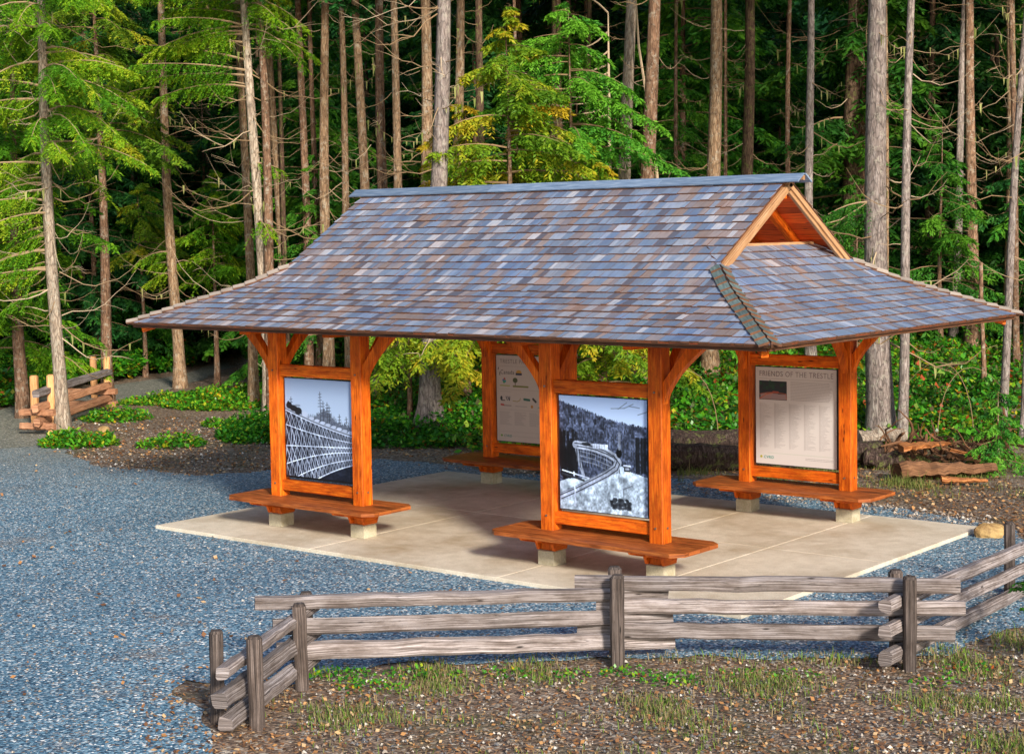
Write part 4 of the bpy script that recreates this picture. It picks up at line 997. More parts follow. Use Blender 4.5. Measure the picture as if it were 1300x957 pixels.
def dead_branch_mesh(seed, rad, lean, z0, z1, nb, Lmax, dirs=None, thick=0.014, up=0.15, taperH=26.0, lichen=0.2, tone=0.6):
    r = random.Random(seed); mb = MB(); lv = []
    for k in range(nb):
        z = r.uniform(z0, z1); az = r.uniform(0, 2*math.pi) if dirs is None else dirs[0]+r.gauss(0, dirs[1])
        L = Lmax*r.uniform(0.25, 1.0); rr = rad*max(0.08, 1-z/taperH)*0.8
        x0 = lean[0]*z/10; y0 = lean[1]*z/10; d = Vector((math.cos(az), math.sin(az), 0)); p = Vector((x0, y0, z))+d*rr
        rise = r.uniform(-0.35, 0.25); curl = r.uniform(-0.1, 0.4)+up*0.3; n = 7; pts = []; bend = r.uniform(-0.25, 0.25)
        for i in range(n+1):
            t = i/n; pe = Vector((-d.y, d.x, 0))
            pts.append(p+d*(L*t)+pe*(bend*L*t*t)+Vector((0, 0, L*(rise*t-0.18*math.sin(t*math.pi)*(1 if rise < 0 else 0.3)+curl*t*t*t+0.03*r.uniform(-1, 1)))))
        t0 = thick*r.uniform(0.45, 1.0)*(0.5+0.5*L/Lmax); tn = min(1, max(0, tone+r.uniform(-0.4, 0.3)))
        mb.tube(pts, [t0*(1-0.8*i/n) for i in range(n+1)], 4, tn, False)
        for q in range(r.randint(1, 5)):
            i = r.randint(2, n-1); b = pts[i]; a2 = az+r.choice((-1, 1))*r.uniform(0.4, 1.0); l2 = L*r.uniform(0.1, 0.35)
            e = Vector((math.cos(a2), math.sin(a2), r.uniform(-0.5, 0.5)))*l2
            mb.tube([b, b+e*0.55+Vector((0, 0, 0.02)), b+e], [t0*0.45, t0*0.3, t0*0.12], 3, tn, False)
        if r.random() < lichen:
            for q in range(r.randint(2, 7)):
                b = pts[r.randint(1, n)]
                h = r.uniform(0.08, 0.3); w_ = r.uniform(0.01, 0.035); a2 = r.uniform(0, 3)
                e = Vector((math.cos(a2), math.sin(a2), 0))*w_
                lv.append([b-e, b+e, b+e*0.6-Vector((0, 0, h*0.7)), b-e*0.2-Vector((0, 0, h))])
    me_v = np.array(mb.v).reshape(-1, 4, 3) if mb.v else np.zeros((0, 4, 3)); T = np.array(mb.t)
    mi = np.zeros(len(me_v), int)
    if lv:
        L_ = np.array([[tuple(q) for q in f] for f in lv]); me_v = np.concatenate([me_v, L_]); T = np.concatenate([T, RNG.random(len(L_))]); mi = np.concatenate([mi, np.ones(len(L_), int)])
    return quads_mesh('dead_branches', me_v, T, None, mi, [M['twig'], M['lichen']])

# ------------------------------------------------------------------ trees with bare trunks
def project(q):
    d = np.asarray(q)-CAM; z = d@_F
    return 650+F_PX*(d@_R)/z, 434-F_PX*(d@_U)/z, z
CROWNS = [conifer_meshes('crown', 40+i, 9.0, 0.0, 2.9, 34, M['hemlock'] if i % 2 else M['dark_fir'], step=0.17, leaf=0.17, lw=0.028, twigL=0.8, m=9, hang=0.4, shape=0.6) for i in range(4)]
rt = random.Random(77)
RH = np.array([_R0[0], _R0[1]])
def tree(pb, pt, wpx, barkm, label, name='conifer_tree', group=None, nb=22, Lmax=1.5, H=19.0, crown_z=10.8, dirs=None, thick=0.016, flare=0.5, tone=0.6, crown=True, zlo=1.8, lichen=0.2, cat='tree', taperH=26.0, up=0.15, trunk_h=None, near=43.0):
    q = on_ground(*pb); x, y = q[0], q[1]; r = math.hypot(x-CAM[0], y-CAM[1])
    if r > near and pb[0] > 260:      # foot out of sight behind the roof: stand it at the front of the wood
        k = (near-1.5+3*rt.random())/r; x = CAM[0]+(x-CAM[0])*k; y = CAM[1]+(y-CAM[1])*k; r *= k
    z0 = float(terrain(x, y))-0.06
    zh = CAM[2]+(291+(650-pb[0])*0.0162)/F_PX*r
    px, py, dep = project((x, y, zh))
    lat = (pt-px)/F_PX*dep; k = lat/(zh-z0)*10
    lean = (RH[0]*k, RH[1]*k)
    rad = wpx/2/F_PX*dep/0.82
    root = empty(name, (x, y, z0)); tag(root, label, cat, group)
    s = rt.randint(0, 99999)
    link(bpy.data.objects.new('trunk', trunk_mesh(rad, H if trunk_h is None else trunk_h, s, lean, mat=M[barkm], flare=flare, taperH=taperH)), root)
    if nb: link(bpy.data.objects.new('dead_branches', dead_branch_mesh(s+1, rad, lean, zlo, 10.5, nb, Lmax, dirs, thick, up, taperH, lichen, tone)), root)
    if crown:
        c = link(bpy.data.objects.new('crown', rt.choice(CROWNS)), root); c.location = (lean[0]*crown_z/10, lean[1]*crown_z/10, crown_z); c.rotation_euler = (0, 0, rt.uniform(0, 6)); c.scale = (1, 1, (H+1.5-crown_z)/9.0)
    return root, (x, y, z0), lean
AZR = math.atan2(RH[1], RH[0]); AZL = AZR+math.pi     # towards the right / left of the view
TREES = [
 # (base px, px at top edge, width px, bark, label, options)
 ((80, 545), 50, 14, 'bark_pale', 'pale grey fir with bright drooping boughs rising beside the short orange rail fence', dict(nb=64, Lmax=2.3, name='fir_tree', thick=0.02, tone=0.8)),
 ((105, 470), 104, 9, 'bark_dark', 'dark shaded trunk just right of the pale fir by the short fence', dict(nb=4)),
 ((153, 430), 156, 9, 'bark_brown', 'straight red-brown trunk standing behind the short rail fence, above the bend of the path', dict(nb=8, Lmax=1.0)),
 ((206, 405), 175, 5.5, 'bark_brown', 'very thin brown stem leaning left, between the two brown trunks over the path', dict(nb=4, Lmax=.8)),
 ((229, 490), 201, 12, 'bark_tan', 'tan trunk rooted at the near path edge, crossing the left tip of the roof', dict(nb=34, Lmax=2.0)),
 ((221, 402), 222, 7.5, 'bark_brown', 'slim brown trunk half hidden directly behind the tan trunk at the path edge', dict(nb=5, Lmax=.9)),
 ((343, 520), 310, 13, 'bark_pale', 'pale blotchy fir trunk, brightest of a tight pair, behind the left end of the roof', dict(nb=44, Lmax=2.6, name='fir_tree', thick=0.02, tone=0.8)),
 ((322, 503), 303, 11, 'bark_tan', 'tan trunk tight against the left side of the pale blotchy one behind the roof end', dict(nb=18, Lmax=2.2, dirs=(AZL, 0.7))),
 ((346, 455), 329, 11, 'bark_brown', 'brown trunk immediately right of the pale blotchy trunk', dict(nb=9, Lmax=1.2)),
 ((362, 460), 341, 11, 'bark_tan', 'second brown-tan trunk to the right of the pale blotchy trunk', dict(nb=10, Lmax=1.4)),
 ((364, 420), 352, 6, 'bark_dark', 'thin dark trunk at the right end of the trunk group by the left roof slope', dict(nb=3)),
 ((391, 430), 380, 10.5, 'bark_brown', 'brown trunk above the upper left roof slope, left of a slender and a thick trunk', dict(nb=7, Lmax=1.2)),
 ((404, 487), 396, 7, 'bark_brown', 'slender trunk immediately left of the thick tan trunk at the upper left roof corner', dict(nb=8, Lmax=1.2)),
 ((417, 490), 412, 13, 'bark_tan', 'thick tan trunk running down behind the upper left corner of the roof', dict(nb=14, Lmax=1.8)),
 ((466, 440), 453, 12, 'bark_tan', 'tan trunk rising exactly over the left end of the roof ridge', dict(nb=16, Lmax=1.7)),
 ((496, 470), 481, 13, 'bark_brown', 'brown trunk right of the ridge end, left one of a close pair', dict(nb=12, Lmax=1.6)),
 ((511, 478), 500, 11, 'bark_tan', 'tan trunk right of the ridge end, right one of a close pair', dict(nb=14, Lmax=1.6)),
 ((543, 480), 537, 15, 'bark_tan', 'mid-brown trunk just left of the broad grey trunk above the ridge', dict(nb=16, Lmax=1.8, dirs=(AZL, 1.0))),
 ((546, 548), 562, 22, 'bark_grey', 'broad grey furrowed cedar trunk with a flared foot seen under the middle of the roof', dict(nb=40, Lmax=2.6, tone=0.75, name='cedar_tree', flare=0.95, thick=0.022, dirs=(AZL, 1.1))),
 ((574, 478), 583, 13, 'bark_tan', 'flaky tan trunk touching the right side of the broad grey trunk', dict(nb=14, Lmax=1.5, dirs=(AZR, 0.9))),
 ((612, 430), 610, 11, 'bark_dark', 'dark trunk in shade left of the yellow-green cedar', dict(nb=8, Lmax=1.3)),
 ((787, 478), 801, 16, 'bark_pale', 'smooth pale trunk above the ridge with a thin dead stem leaning on it', dict(nb=8, Lmax=0.8)),
 ((811, 492), 831, 19, 'bark_brown', 'wide brown trunk in half shade behind the smooth pale trunk', dict(nb=14, Lmax=1.6)),
 ((861, 430), 857, 5, 'bark_brown', 'very thin reddish stem left of the blotchy tan trunk near the gable', dict(nb=10, Lmax=1.0)),
 ((903, 482), 907, 18, 'bark_tan', 'blotchy tan trunk meeting the ridge left of the gable peak', dict(nb=18, Lmax=1.7)),
 ((918, 440), 922, 5, 'bark_brown', 'thin brown pole right beside the blotchy tan trunk left of the gable peak', dict(nb=10, Lmax=1.2)),
 ((945, 440), 950, 15, 'bark_dark', 'very dark wide trunk in deep shade left of the gable peak', dict(nb=22, Lmax=2.0)),
 ((1001, 430), 1004, 6.5, 'bark_brown', 'slim red-brown trunk above the gable peak', dict(nb=18, Lmax=1.4)),
 ((1030, 455), 1027, 10.5, 'bark_grey', 'grey trunk just right of the gable peak', dict(nb=20, Lmax=1.7)),
 ((1081, 440), 1086, 24, 'bark_dark', 'wide red-brown shaded trunk half hidden left of the big grey trunk', dict(near=60, nb=14, Lmax=1.6, name='cedar_tree')),
 ((1119, 553), 1111, 28, 'bark_grey', 'biggest grey trunk at the right, standing behind the notice headed FRIENDS OF THE TRESTLE', dict(nb=26, Lmax=2.6, flare=0.35, thick=0.026, name='fir_tree')),
 ((1145, 560), 1158, 11, 'bark_grey', 'slimmer grey trunk at the immediate right of the biggest grey trunk', dict(nb=22, Lmax=2.0, flare=0.3, thick=0.02)),
 ((1180, 430), 1183, 5, 'bark_dark', 'thin dark stem in the shade right of the two big grey trunks', dict(near=60, nb=10, Lmax=1.0)),
 ((1208, 445), 1228, 9.5, 'bark_grey', 'grey-brown trunk leaning right, rooted in the ground cover above the roof tip', dict(near=60, nb=24, Lmax=1.8)),
 ((1250, 500), 1247, 4.5, 'bark_brown', 'short dead snag in the ground cover left of the blue-grey leaning trunk', dict(nb=3, Lmax=.5, trunk_h=3.0, crown=False, zlo=1.0, name='dead_snag', cat='dead tree', flare=.8)),
 ((1291, 470), 1283, 7, 'bark_brown', 'brown trunk near the right edge, behind the blue-grey leaning trunk', dict(near=60, nb=20, Lmax=1.5)),
 ((1271, 550), 1306, 9, 'bark_grey', 'blue-grey leaning trunk passing behind the right tip of the roof', dict(nb=20, Lmax=2.2, thick=0.018)),
 ((1299, 560), 1322, 8, 'bark_grey', 'grey trunk cut by the right edge of the picture', dict(nb=14, Lmax=2.0)),
 ((303, 395), 345, 12, 'bark_dark', 'dark trunk leaning strongly to the right behind the left roof slope', dict(near=70, nb=4, Lmax=1.0)),
 ((478, 512), 470, 8, 'bark_brown', 'low brown trunk seen under the roof left of the flared grey trunk', dict(nb=2, crown=False, trunk_h=4.5, zlo=1.0, name='conifer_tree')),
 ((660, 420), 652, 4.5, 'bark_brown', 'thin pole rising through the yellow-green cedar', dict(nb=12, Lmax=1.0)),
 ((700, 420), 702, 8, 'bark_dark', 'dark trunk behind the right part of the yellow-green cedar', dict(nb=8, Lmax=1.4)),
 ((740, 410), 745, 7, 'bark_dark', 'dark shaded trunk left of the white dead stem', dict(nb=8, Lmax=1.4)),
]
ROOTS = {}
for b_, t_, w_, bk, lab, op in TREES:
    ROOTS[lab] = tree(b_, t_, w_, bk, lab, **op)
# dead white stem with regular branches all to its left
q = on_ground(780, 480); dpt = math.hypot(q[0]-CAM[0], q[1]-CAM[1])
root = empty('dead_tree', (q[0], q[1], float(terrain(q[0], q[1])))); tag(root, 'thin bone-white dead stem with a comb of branches on its left above the ridge', 'dead tree')
pm = F_PX/dpt; mb = MB(); tp = project((q[0], q[1], 6))
def rel(px, py, fwd=0.0):
    """image pixel cast onto the stem plane facing the camera, relative to its root"""
    d = ray(px, py); nrm = np.array([_F[0], _F[1], 0]); k = ((q[:3]-CAM)@nrm)/(d@nrm); p = CAM+d*k
    return Vector((p[0]-root.location.x+_F[0]*fwd, p[1]-root.location.y+_F[1]*fwd, p[2]-root.location.z))
st = [rel(780, 480), rel(777, 350), rel(774, 227), rel(773, 120), rel(772, 17)]
mb.tube(st, [0.065, 0.055, 0.048, 0.035, 0.015], 8, 0.9, True); mb.build('stem', M['twig'], root)
mb = MB()
for y0, xe, ye in ((17, 735, -4), (65, 745, 70), (82, 690, 95), (92, 718, 106), (110, 720, 122), (121, 712, 131), (136, 704, 142), (146, 676, 152), (210, 735, 196), (40, 732, 60)):
    xs_ = 772+2*(y0/227)
    n = 6; pts = []
    for i in range(n+1):
        t = i/n; pts.append(rel(xs_+(xe-xs_)*t, y0+(ye-y0)*t+6*math.sin(t*math.pi)*(1 if y0 > 30 else -1), (y0 % 7-3)*0.12*t))
    mb.tube(pts, [0.022*(1-0.75*i/n) for i in range(n+1)], 4, 0.85, False)
mb.build('dead_branches', M['twig'], root)
# thin pale stem leaning against the smooth pale trunk
root = empty('dead_tree', tuple(q)); tag(root, 'thin pale dead stem leaning against the smooth pale trunk above the ridge', 'dead tree')
mb = MB(); mb.tube([rel(838, 300), rel(834, 221), rel(822, 130), rel(811, 60), rel(806, -20)], [0.05, 0.04, 0.035, 0.03, 0.02], 6, 0.8); mb.build('stem', M['twig'], root)

# foliage boughs on near trees, read from the trunks' own positions
def boughs(treeinfo, specs, mat, seed, name='boughs', **kw):
    root, (x, y, z0), lean = treeinfo; rng = np.random.default_rng(seed); Vs = []; Ts = []; mb = MB()
    for (z, az, L, rise, droop) in specs:
        p0 = np.array([lean[0]*z/10, lean[1]*z/10, z])
        V, t, bp = branch_leaves(rng, p0, az, L, rise, droop, tone=0.55+rng.normal(0, .18), **kw)
        Vs.append(V); Ts.append(t); mb.tube([tuple(q) for q in bp], [0.03, 0.024, 0.018, 0.013, 0.009, 0.005], 4, 0.6, False)
    V = np.concatenate(Vs); T = np.concatenate(Ts); bv = np.array(mb.v).reshape(-1, 4, 3)
    me = quads_mesh(name, np.concatenate([V, bv]), np.concatenate([T, np.full(len(bv), .6)]), None, np.concatenate([np.zeros(len(V), int), np.ones(len(bv), int)]), [mat, M['twig']])
    link(bpy.data.objects.new(name, me), root)
labs = list(ROOTS)
rb = random.Random(8)
def spread(n, zl, zh, az0, sp, Lm, drp=(0.25, 0.6)):
    return [(rb.uniform(zl, zh), az0+rb.gauss(0, sp), Lm*rb.uniform(0.55, 1.1), rb.uniform(0.0, 0.3), rb.uniform(*drp)) for _ in range(n)]
FINE = dict(step=0.085, leaf=0.085, lw=0.013, twigL=0.62, hang=0.9, m=12)
boughs(ROOTS[labs[0]], spread(16, 3.2, 5.8, AZL-0.2, 0.5, 2.3)+spread(20, 5.2, 10.5, AZL-0.3, 1.0, 2.6)+spread(13, 6.4, 8.4, AZR-0.4, 0.5, 2.6)+spread(8, 8.3, 10.8, AZR-0.3, 0.6, 2.6), M['fir_bright'], 3, **FINE)
boughs(ROOTS[labs[6]], spread(17, 7.4, 10.6, AZL-0.2, 0.55, 3.0, (0.1, 0.35))+spread(8, 8.5, 11, AZR-0.4, 0.7, 1.6)+spread(3, 4.6, 6.4, AZR, 1.0, 0.8), M['fir_bright'], 4, **FINE)
boughs(ROOTS[labs[2]], spread(9, 8.4, 11.5, AZL, 1.5, 2.2), M['fir_bright'], 5, **FINE)
boughs(ROOTS[labs[4]], spread(6, 7.6, 9.5, AZL, 0.6, 2.0)+spread(4, 3.0, 4.2, AZL, 0.6, 1.2), M['fir_bright'], 6, **FINE)
boughs(ROOTS[labs[30]], spread(3, 4.0, 5.2, AZL, 0.5, 1.4)+spread(6, 8.5, 11, AZR, 1.0, 2.2), M['hemlock'], 7, **FINE)

# whole young conifers with foliage low down: (px, py base, height m, radius, material, label)
def young(px, py, H, R, matn, label, name='young_conifer', nb=46, seed=0, z0=0.5, group=None, leaf=0.12, tone=0.5, hang=0.85, back=None, **kw):
    if back is not None:      # stand further back along the same bearing
        a = on_ground(px, py); d = a-CAM; q = CAM+d*1.0; h = d[:2]/np.hypot(*d[:2]); q = np.array([CAM[0]+h[0]*back, CAM[1]+h[1]*back, 0])
    else: q = on_ground(px, py)
    z = float(terrain(q[0], q[1]))-0.06
    root = empty(name, (q[0], q[1], z)); tag(root, label, 'tree', group)
    link(bpy.data.objects.new('trunk', trunk_mesh(H*0.011+0.02, H*0.97, seed+3, n=7, mat=M['bark_brown'], taperH=H, flare=0.3)), root)
    link(bpy.data.objects.new('crown', conifer_meshes('crown', seed, H, z0, R, nb, M[matn], leaf=leaf, lw=leaf*0.17, hang=hang, tone=tone, m=9, step=0.1, twigL=0.65, **kw)), root)
    return root
young(640, 0, 9.0, 4.0, 'cedar_yellow', 'yellow-green cedar with drooping sprays right behind the middle of the roof', 'cedar_tree', 64, 101, 2.0, back=37, leaf=0.13, tone=0.45, tonevar=0.28, shape=0.8)
young(722, 0, 9.0, 3.6, 'hemlock', 'fresh green hemlock behind the white dead stem, touching the yellow-green cedar', 'hemlock_tree', 80, 102, 2.0, back=38.5, tone=0.95, shape=0.5)
young(585, 0, 6.9, 2.6, 'cedar_yellow', 'low yellow-green cedar at the foot of the broad grey trunk', 'cedar_tree', 44, 103, 1.8, back=37.5, tone=0.7)
young(760, 0, 5.6, 2.4, 'cedar_yellow', 'yellowish young cedar seen under the roof between the second pair of posts', 'cedar_tree', 50, 104, 0.6, back=36.5, tone=0.5)
young(510, 0, 4.2, 1.8, 'cedar_yellow', 'small yellow-green cedar seen under the eave right of the first bench', 'cedar_tree', 30, 105, 1.4, back=36.5, tone=0.45)
young(170, 0, 6.2, 1.9, 'cedar_yellow', 'low olive-yellow hemlock arching over the path left of the roof tip', 'hemlock_tree', 26, 106, 3.8, back=54, tone=0.3)
young(262, 0, 6.4, 1.7, 'fir_bright', 'bright green young fir just above the left roof tip', 'fir_tree', 34, 107, 3.2, back=50, tone=0.45)
young(8, 0, 7.5, 2.3, 'fir_bright', 'bushy bright fir at the left edge of the picture', 'fir_tree', 46, 108, 1.3, back=44, tone=0.35)
young(10, 0, 13.5, 3.4, 'fir_bright', 'tall bright fir filling the upper left corner', 'fir_tree', 60, 109, 4.0, back=43, tone=0.35)
young(120, 0, 14.0, 3.0, 'cedar_yellow', 'tall olive-green hemlock behind the pale fir at the left', 'hemlock_tree', 60, 110, 6.5, back=46, tone=0.12)
young(860, 0, 8.5, 2.4, 'hemlock', 'green hemlock behind the thin reddish stem left of the gable', 'hemlock_tree', 46, 111, 2.0, back=44, tone=0.65)
young(1085, 0, 4.9, 1.3, 'hemlock', 'small bright hemlock just left of the biggest grey trunk', 'hemlock_tree', 26, 112, 2.2, back=41, tone=0.8)
young(1195, 0, 6.3, 2.0, 'hemlock', 'mid-green hemlock in the gap right of the slimmer grey trunk', 'hemlock_tree', 36, 113, 1.0, back=45, tone=0.65)
young(395, 0, 6.2, 1.8, 'hemlock', 'green hemlock behind the upper left roof slope', 'hemlock_tree', 34, 114, 1.2, back=44, tone=0.65)

# dark understorey filling the wood: shared crowns, each tree its own object
UNDER = [(conifer_meshes('crown', 200+i, 11.0, 0.6, 3.0, 72, M['hemlock'] if i % 2 else M['dark_fir'], step=0.15, leaf=0.19, lw=0.034, twigL=0.75, m=8, hang=0.7, shape=0.55, tone=0.55), trunk_mesh(0.14, 10.5, 300+i, n=7, mat=M['bark_brown'], taperH=11)) for i in range(5)]
ru = random.Random(31); placed = []
k = 0
while k < 115:
    px = ru.uniform(-160, 1460); rr = 46+30*ru.random()**1.1
    if px < 330 and rr < 56: rr += 9
    d = ray(px, 434); h = d[:2]/np.hypot(d[0], d[1]); x, y = CAM[0]+h[0]*rr, CAM[1]+h[1]*rr
    if any((x-a)**2+(y-b)**2 < 2.3**2 for a, b in placed): k += 0.02; continue
    placed.append((x, y)); k += 1
    z = float(terrain(x, y))-0.1
    root = empty('understorey_conifer', (x, y, z)); root.rotation_euler = (0, 0, ru.uniform(0, 6)); s = ru.uniform(0.75, 1.5)
    root.scale = (s*0.95, s*0.95, s)
    tag(root, 'green conifer filling the shaded wood far behind the trunks', 'tree', 'understorey conifers in the wood')
    cm, tm = ru.choice(UNDER)
    link(bpy.data.objects.new('crown', cm), root); link(bpy.data.objects.new('trunk', tm), root)
# slim background trunks
RTR = [trunk_mesh(0.15, 20, 400+i, n=8, mat=M[('bark_brown', 'bark_dark', 'bark_tan')[i % 3]], lean=(0.25*(i-3)/3, 0)) for i in range(6)]
RDB = [dead_branch_mesh(500+i, 0.15, (0.25*(i-3)/3, 0), 2, 13, 26, 1.6, None, 0.014, 0.15, 26, 0.25, 0.4) for i in range(6)]
for k in range(36):
    px = ru.uniform(-120, 1420); rr = ru.uniform(42, 66)
    if px < 330: rr = rr*0.5+39; rr = max(rr, 61)
    d = ray(px, 434); h = d[:2]/np.hypot(d[0], d[1]); x, y = CAM[0]+h[0]*rr, CAM[1]+h[1]*rr
    root = empty('background_trunk', (x, y, float(terrain(x, y))-0.1)); root.rotation_euler = (0, 0, ru.uniform(0, 6)); s = ru.uniform(0.6, 1.25); root.scale = (s, s, 1)
    tag(root, 'slim bare trunk deep in the shaded wood', 'tree', 'slim trunks deep in the wood')
    i = ru.randrange(6)
    link(bpy.data.objects.new('trunk', RTR[i]), root); link(bpy.data.objects.new('dead_branches', RDB[i]), root)
    c = link(bpy.data.objects.new('crown', ru.choice(CROWNS)), root); c.location = (0, 0, 11.0)
# the far wood as one mass on the rising ground
rng = np.random.default_rng(55); Vs = []; Ts = []
for k in range(1500):
    px = rng.uniform(-350, 1650); rr = rng.uniform(70, 125); d = ray(px, 434); h = d[:2]/np.hypot(d[0], d[1]); x, y = CAM[0]+h[0]*rr, CAM[1]+h[1]*rr
    z = float(terrain(x, y)); Hh = rng.uniform(8, 17); n = 130
    f = rng.random(n)**0.8; R = 3.2*(1-f)**0.6*rng.random(n)**0.4; a = rng.uniform(0, 2*math.pi, n)
    c = np.stack([x+R*np.cos(a), y+R*np.sin(a), z+Hh*f], -1)
    od = np.stack([np.cos(a), np.sin(a), np.full(n, -0.5)], -1)+rng.normal(0, .3, (n, 3)); od /= np.linalg.norm(od, axis=1, keepdims=True)
    pw = np.stack([-np.sin(a), np.cos(a), rng.normal(0, .3, n)], -1); sz = rng.uniform(0.35, 0.9, (n, 1))
    Vs.append(np.stack([c-od*sz*.5, c+pw*sz*.28, c+od*sz*.6, c-pw*sz*.28], 1)); Ts.append(np.clip(rng.normal(0.35, .2, n), 0, 1))
me = quads_mesh('distant_wood', np.concatenate(Vs), np.concatenate(Ts), M['dark_fir'])
tag(link(bpy.data.objects.new('distant_wood', me)), 'dark green far-off conifer wood closing the view behind all trunks', 'wood', kind='stuff')

# ------------------------------------------------------------------ ground cover
def leaves_at(rng, x, y, zc, size, tone, flat=0.5):
    n = len(x); a = rng.uniform(0, 2*math.pi, n); tilt = rng.normal(0, flat, n)+0.15
    d = np.stack([np.cos(a)*np.cos(tilt), np.sin(a)*np.cos(tilt), np.sin(tilt)], -1)
    sdv = np.stack([-np.sin(a), np.cos(a), rng.normal(0, .4, n)], -1); sdv /= np.linalg.norm(sdv, axis=1, keepdims=True)
    c = np.stack([x, y, zc], -1); s = size[:, None]
    V = np.stack([c, c+d*s*.45+sdv*s*.36, c+d*s, c+d*s*.45-sdv*s*.36], 1)
    return V
def cover(name, label, mask, n, hmax, size, seed, tonef, cat='ground cover', mat=None, flat=0.5, bounds=None):
    rng = np.random.default_rng(seed); Vs = []; Ts = []; tot = 0
    while tot < n:
        m = 60000; pxs = rng.uniform(bounds[0], bounds[1], m); rr = bounds[2]+(bounds[3]-bounds[2])*rng.random(m)**bounds[4]
        dx = _F[0]+_R[0]*(pxs-650)/F_PX; dy = _F[1]+_R[1]*(pxs-650)/F_PX; L = np.hypot(dx, dy)
        x = CAM[0]+dx/L*rr; y = CAM[1]+dy/L*rr
        keep = mask(x, y, pxs, rr, rng); x, y = x[keep], y[keep]
        if len(x) == 0: continue
        cl = 0.5+0.5*np.sin(x*2.1+np.sin(y*1.7)*1.5)*np.cos(y*2.4+np.sin(x*1.3)*1.2); cl2 = 0.5+0.5*np.sin(x*0.7+2)*np.cos(y*0.6)
        z = terrain(x, y)-0.06+(0.25+0.75*cl)*hmax*(0.35+0.65*rng.random(len(x)))
        V = leaves_at(rng, x, y, z, np.minimum(rng.lognormal(-0.1, 0.38, len(x)), 1.7)*size, None, flat)
        Vs.append(V); Ts.append(np.clip(tonef(x, y, rng, cl, cl2), 0, 1)); tot += len(x)
    me = quads_mesh(name, np.concatenate(Vs)[:n], np.concatenate(Ts)[:n], mat or M['salal'])
    return tag(link(bpy.data.objects.new(name, me)), label, cat, kind='stuff')
def footr(x, y):
    a = np.arctan2(y-CAM[1], x-CAM[0]); a = np.where(a < -math.pi/2, a+2*math.pi, a); return np.interp(a, _fa, _fr)
def pol(x, y, w_): return 0.5+0.5*np.sin(x*w_+1.7*np.sin(y*w_*0.8))*np.cos(y*w_*1.1+np.sin(x*w_*0.7))
def m_bank(x, y, px, rr, rng):
    d = rr-footr(x, y); dens = np.clip(d/1.0+0.45, 0, 1)*np.where(px < 330, 0.0, 1)
    rp_ = np.clip(d/6, 0, 1); open_ = (pol(x+5, y, 0.55) > 0.80) & (d < 5)
    return (rng.random(len(x)) < dens) & (d > -0.9) & ~(open_ & (px > 640)) & (rng.random(len(x)) < 0.35+0.65*pol(x, y, 1.3))
def t_bank(x, y, rng, cl, cl2):
    return 0.38+0.18*cl2+rng.normal(0, 0.17, len(x))+np.where(rng.random(len(x)) < 0.13, 0.45, 0)
cover('salal_ground_cover', 'bright green broad-leaved ground cover over the bank behind the pavilion', m_bank, 150000, 0.5, 0.115, 61, t_bank, bounds=(330, 1420, 28, 52, 0.8))
def m_left(x, y, px, rr, rng):
    # beyond the path at the left
    yy = np.interp(px, [-200, 0, 60, 144, 242, 300, 345], [508, 512, 492, 482, 464, 452, 500]); q = [0]
    rb_ = CAM[2]*F_PX/(yy-(291+(650-px)*0.0162))
    return (rr > rb_*1.01) & (rng.random(len(x)) < 0.4+0.6*pol(x, y, 0.9))
cover('salal_ground_cover', 'green undergrowth beyond the path at the left', m_left, 120000, 0.95, 0.15, 62, lambda x, y, rng, cl, cl2: 0.42+0.1*cl2+rng.normal(0, .16, len(x))+np.where(rng.random(len(x)) < .08, .4, 0), bounds=(-180, 350, 38, 66, 0.9))
cover('fern_ground_cover', 'darker long-leaved ferns and twigs mixed through the green bank', m_bank, 30000, 0.55, 0.10, 66, lambda x, y, rng, cl, cl2: rng.random(len(x))*0.9, bounds=(330, 1420, 28, 50, 0.8), mat=tone_mat('fern_and_twig', [(0, (0.10, 0.06, 0.03)), (0.25, (0.05, 0.09, 0.02)), (0.6, (0.04, 0.15, 0.02)), (1, (0.20, 0.26, 0.03))], .7, .2), flat=0.9)
# low patches nearer the yard: (centre px, py, half width m, half depth m, leaves, height)
def patch(px, py, wx, wy, n, hh, label, seed, size=0.10, tone=0.55, mat=None, kind_='low plant'):
    c = on_ground(px, py); rng = np.random.default_rng(seed)
    a = rng.uniform(0, 2*math.pi, n); r_ = np.sqrt(rng.random(n)); lx = r_*np.cos(a)*wx; ly = r_*np.sin(a)*wy
    k_ = 0.4+0.6*pol(lx+seed, ly, 4.0); sel = rng.random(n) < k_; lx, ly, r_ = lx[sel], ly[sel], r_[sel]; k_ = k_[sel]
    x = c[0]+_R0[0]*lx+(-_R0[1])*ly*-1*-1*0+_F[0]*ly; y = c[1]+_R0[1]*lx+_F[1]*ly
    z = terrain(x, y)-0.05+hh*(1-r_**2*0.8)*rng.random(len(x))*k_
    V = leaves_at(rng, x, y, z, rng.uniform(.7, 1.3, len(x))*size, None, .5)
    me = quads_mesh('low_shrub', V, np.clip(tone+rng.normal(0, .2, len(x)), 0, 1), mat or M['salal'])
    return tag(link(bpy.data.objects.new('low_shrub', me)), label, 'shrub')
patch(100, 562, 0.85, 0.7, 2200, 0.45, 'leafy yellow-green shrub at the foot of the pale fir by the short fence', 1)
patch(72, 563, .35, .4, 400, 0.45, 'small leafy tuft at the left post of the short fence', 11, tone=.62)
patch(148, 530, .9, .8, 1500, 0.4, 'leafy shrub at the right end of the short fence', 2)
patch(218, 563, .75, .6, 1200, 0.42, 'green clump alone on the bare dirt left of the first bench', 3)
patch(283, 538, .5, .4, 500, 0.3, 'small green clump with a reddish tip on the bare dirt', 4)
patch(300, 508, 2.0, 2.2, 12000, 0.55, 'large spread of yellow-green shrubs between the path and the first bench', 5, tone=.58)
